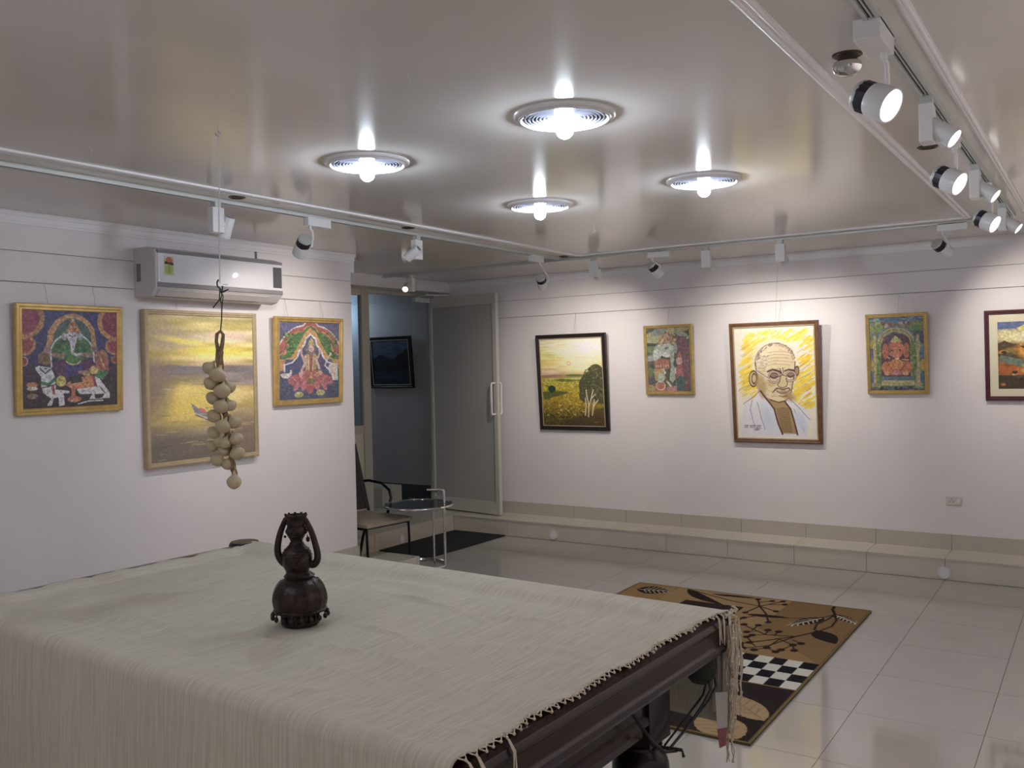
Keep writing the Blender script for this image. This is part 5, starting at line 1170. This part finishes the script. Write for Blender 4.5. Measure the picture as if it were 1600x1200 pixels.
for (a, b) in (((.60, .10), (.56, .03)), ((.60, .10), (.66, .02)), ((.60, .10), (.68, .13)), ((.60, .10), (.58, .18)), ((.63, .07), (.68, .05)), ((.58, .06), (.62, .03)), ((.66, .17), (.60, .23)), ((.66, .17), (.70, .24)), ((.60, .23), (.55, .28)), ((.55, .28), (.50, .26)), ((.60, .23), (.58, .30))):
    ln_([a, b]); rp.ell(b[0]*1.545, b[1]*2.25, .018, .024, DK)
leaf_((.59, .195), (.76, .175), .030, DK); ln_([(.76, .175), (.82, .155), (.87, .12), (.89, .085)], .009)
leaf_((.865, .13), (.78, .245), .055, DK, (214, 206, 180)); ln_([(.86, .0), (.865, .04), (.89, .085)], .018); leaf_((.885, .085), (.995, .15), .045, DK, (214, 206, 180))
ln_([(.89, .085), (.915, .14), (.92, .20), (.895, .26)], .012); ln_([(.89, .085), (.885, .14), (.865, .20), (.875, .25), (.895, .26)], .012)
leaf_((.885, .255), (.985, .345), .065, DK)
ln_([(.895, .26), (.84, .33), (.77, .39), (.68, .46), (.60, .50)], .014); ln_([(.84, .33), (.74, .35), (.66, .31)], .012); ln_([(.84, .33), (.79, .43), (.74, .47), (.60, .49)], .011)
for (a, b) in (((.80, .37), (.86, .40)), ((.80, .37), (.79, .45)), ((.79, .45), (.83, .47)), ((.79, .45), (.76, .48)), ((.84, .36), (.88, .38)), ((.86, .40), (.88, .44)), ((.86, .40), (.84, .45)), ((.74, .35), (.70, .37)), ((.74, .35), (.73, .31)), ((.70, .33), (.67, .35)), ((.77, .345), (.77, .31)), ((.70, .44), (.66, .42)), ((.70, .44), (.72, .48)), ((.66, .46), (.62, .45)), ((.72, .42), (.69, .39)), ((.66, .31), (.63, .29)), ((.68, .33), (.68, .28)), ((.75, .45), (.72, .43))):
    ln_([a, b], .009); rp.ell(b[0]*1.545, b[1]*2.25, .020, .026, DK)
leaf_((.985, .885), (.80, .775), .085, BG, (146, 114, 74)); leaf_((.965, .99), (.80, .90), .105, BG, (146, 114, 74)); leaf_((.78, .84), (.60, .86), .085, BG, (150, 116, 76)); rp.ell(.70*1.545, .70*2.25, .16, .13, BG); leaf_((.55, .80), (.38, .92), .08, BG, (146, 114, 74)); leaf_((.35, .80), (.15, .90), .08, BG, (146, 114, 74))
for x0, x1, y0, y1 in ((0, 1, 0, .006), (0, 1, .994, 1), (0, .009, 0, 1), (.991, 1, 0, 1)): rp.poly(U_((x0, y0), (x1, y0), (x1, y1), (x0, y1)), (112, 96, 52))
rg = thing('area_rug', 'patterned brown and tan rug with leaves and black and white chequers', 'rug', (-1.985, 4.652, 0))
part('backing', MB().box(-2.757, -1.212, 3.527, 5.777, 0.0004, .0115), mat('rug_binding', (.13, .10, .045), .9, noise=.1, nscale=200), rg)
rp.mesh('pile', (-2.757, 5.777, .012), (1.545, 0, 0), (0, -2.25, 0), M['rug'], rg, 1.45, veil=.26)

# ------------------------------------------------------------------ door mat
dm = MB(); dm.v = [(-5.19, 5.79, .0005), (-5.185, 6.845, .0005), (-4.60, 6.845, .0005), (-4.62, 5.745, .0005)]; dm.v += [(x, y, .010) for x, y, z in dm.v]; dm.f = [(0, 1, 2, 3), (7, 6, 5, 4), (0, 4, 5, 1), (1, 5, 6, 2), (2, 6, 7, 3), (3, 7, 4, 0)]
o = part('door_mat', dm, M['matr'], bevel=.003); tag(o, 'charcoal doormat on the floor below the door step', 'doormat')

# ------------------------------------------------------------------ side table
stb = thing('side_table', 'round glass-topped side table with chrome tube frame beside the chair', 'side table', (-4.46, 5.45, 0))
cx, cy, R_ = -4.47, 5.45, .265
ringpts = [(cx+R_*math.cos(a), cy+R_*math.sin(a), .490) for a in np.linspace(0, 2*math.pi, 49)]
part('top_ring', MB().tube(ringpts, .010, 8, caps=False), M['chrome'], stb, smooth=True)
part('glass_top', MB().lathe([(0, .488), (R_-.008, .488), (R_-.008, .496), (0, .496)], (cx, cy, 0), (0, 0, 1), 48), M['tglass'], stb)
p1, p2 = V(-4.32, 5.545, 0), V(-4.40, 5.50, 0)
pm = MB().tube([V(-4.365, 5.56, .585), V(-4.43, 5.52, .600), V(-4.33, 5.545, .605), V(-4.30, 5.555, .60), V(-4.30, 5.555, .585), V(-4.30, 5.555, .012)], .0105, 10)
part('post', pm, M['chrome'], stb, smooth=True)
part('post', MB().tube([V(-4.40, 5.545, .487), V(-4.40, 5.545, .012)], .0085, 10), M['chrome'], stb, smooth=True)
br2 = [( -4.50+.20*math.cos(a), 5.50+.20*math.sin(a), .012) for a in np.linspace(.25, 2*math.pi-.25+.5, 40)]
part('base_ring', MB().tube(br2, .012, 8), M['chrome'], stb, smooth=True)

# ------------------------------------------------------------------ armchair
ch = thing('armchair', 'black tube armchair with cream seat and tall dark back beside the glass side table', 'chair', (-4.83, 5.17, 0))
s0 = MB(); g = []
for j in range(13):
    row = []
    for i in range(13):
        u, v_ = i/12, j/12; X = -5.10+.56*u; Y_ = 4.95+.45*v_
        ed_ = min(u, 1-u, v_, 1-v_); z = .395+.022*min(1, ed_/.12)**.5-.010*math.sin(math.pi*u)*math.sin(math.pi*v_)
        row.append((X, Y_, z))
    g.append(row)
s0.grid(np.array(g)); s0.box(-5.10, -4.54, 4.95, 5.40, .372, .3955)
part('seat', s0, M['leather'], ch, smooth=True, label='cream padded seat')
fm = MB(); r = .0115
fm.tube([(-4.555, 4.965, .0), (-4.57, 4.965, .365), (-4.57, 5.385, .365), (-4.555, 5.385, .0)], r, 10)
fm.tube([(-4.57, 4.965, .36), (-5.08, 4.965, .36)], r, 8).tube([(-4.57, 5.385, .36), (-5.08, 5.385, .36)], r, 8).tube([(-5.08, 4.965, .36), (-5.08, 5.385, .36)], r, 8)
part('seat_frame', fm, M['blackm'], ch, smooth=True)
for yy in (4.965, 5.385):
    part('rear_leg', MB().tube([(-5.04, yy, .37), (-5.12, yy, .18), (-5.17, yy, 0.0)], r, 10), M['blackm'], ch, smooth=True)
    s_ = 1 if yy > 5.2 else -1
    part('armrest', MB().tube([(-5.17, yy-s_*.02, .63), (-5.06, yy+s_*.03, .645), (-4.93, yy+s_*.05, .63), (-4.84, yy+s_*.05, .58), (-4.81, yy+s_*.04, .52), (-4.82, yy+s_*.015, .42), (-4.83, yy+s_*.005, .36)], r, 10), M['blackm'], ch, smooth=True)
bk = MB()
bn = 10
for k in range(bn):
    y0 = 4.99+.0+k*.0385; y1 = y0+.034
    yt0, yt1 = 5.175+(y0-5.175)*.95, 5.175+(y1-5.175)*.95
    q = [(-5.02, y0, .43), (-5.02, y1, .43), (-5.15, yt1+.0, .93), (-5.15, yt0, .93)]
    n0 = len(bk.v); bk.v += q+[(x-.014, y, z) for x, y, z in q]; bk.f += [tuple(n0+i for i in f_) for f_ in ((0, 1, 2, 3), (7, 6, 5, 4), (0, 4, 5, 1), (1, 5, 6, 2), (2, 6, 7, 3), (3, 7, 4, 0))]
    if k in (0, bn-1) or True:
        part('back_slat', bk, M['chairb'], ch); bk = MB()
part('back_frame', MB().tube([(-5.01, 4.99, .36), (-5.03, 4.99, .43), (-5.16, 5.01, .94), (-5.16, 5.36, .94), (-5.03, 5.375, .43), (-5.01, 5.375, .36)], .011, 8), M['blackm'], ch, smooth=True)

ch.rotation_euler = (0, 0, -.13); ch.location = (-4.83, 5.235, 0)

# ------------------------------------------------------------------ added lamp, unseen, for the bluish glow in the far room
fl_ = thing('wall_lamp', 'cool bluish lamp on the far room wall hidden behind the partition', 'lamp', (-7.75, 7.80, 2.15))
part('shade', MB().lathe([(0, 0), (.05, 0), (.055, -.08), (.0, -.08)], (-7.75, 7.80, 2.2), (0, 0, 1), 20), mat('cool_tube', (1, 1, 1), .5, emit=(.5, .74, 1), estr=6), fl_)
l = bpy.data.lights.new('lamp', 'POINT'); l.energy = 6; l.color = (.55, .76, 1); l.shadow_soft_size = .08
o = bpy.data.objects.new('lamp', l); COL.objects.link(o); o.parent = fl_; o.location = (.22, -.22, .0)

# ------------------------------------------------------------------ added lamps and spots, unseen behind the camera, for bounced foreground light
ceiling_lamp(-1.50, .45, 'lit round fluted ceiling lamp behind the camera on the right')
ceiling_lamp(-2.47, .45, 'lit round fluted ceiling lamp behind the camera on the left')
track('white lighting track across the front of the ceiling behind the camera', 'x', -3.55, -.49, -1.62)
for xx, lab in ((-3.1, 'left'), (-2.0, 'middle'), (-.95, 'right')):
    round_spot('white round spotlight behind the camera on the %s of the front track' % lab, xx, -1.62, 'x', (xx, -1.66, 2.22), (xx, -2.6, 1.35), False, SPOT_W*1.0, boxdir=1)
for yy, lab in ((1.24, 'just out of view before the nearest'), (-.02, 'level with the camera')):
    round_spot('round spotlight on the right track, %s' % lab, -.468, yy, 'y', (-.475, yy, 2.185), (.55, yy-.2, 1.35), False, SPOT_W*.7, boxdir=-1, r=.043)
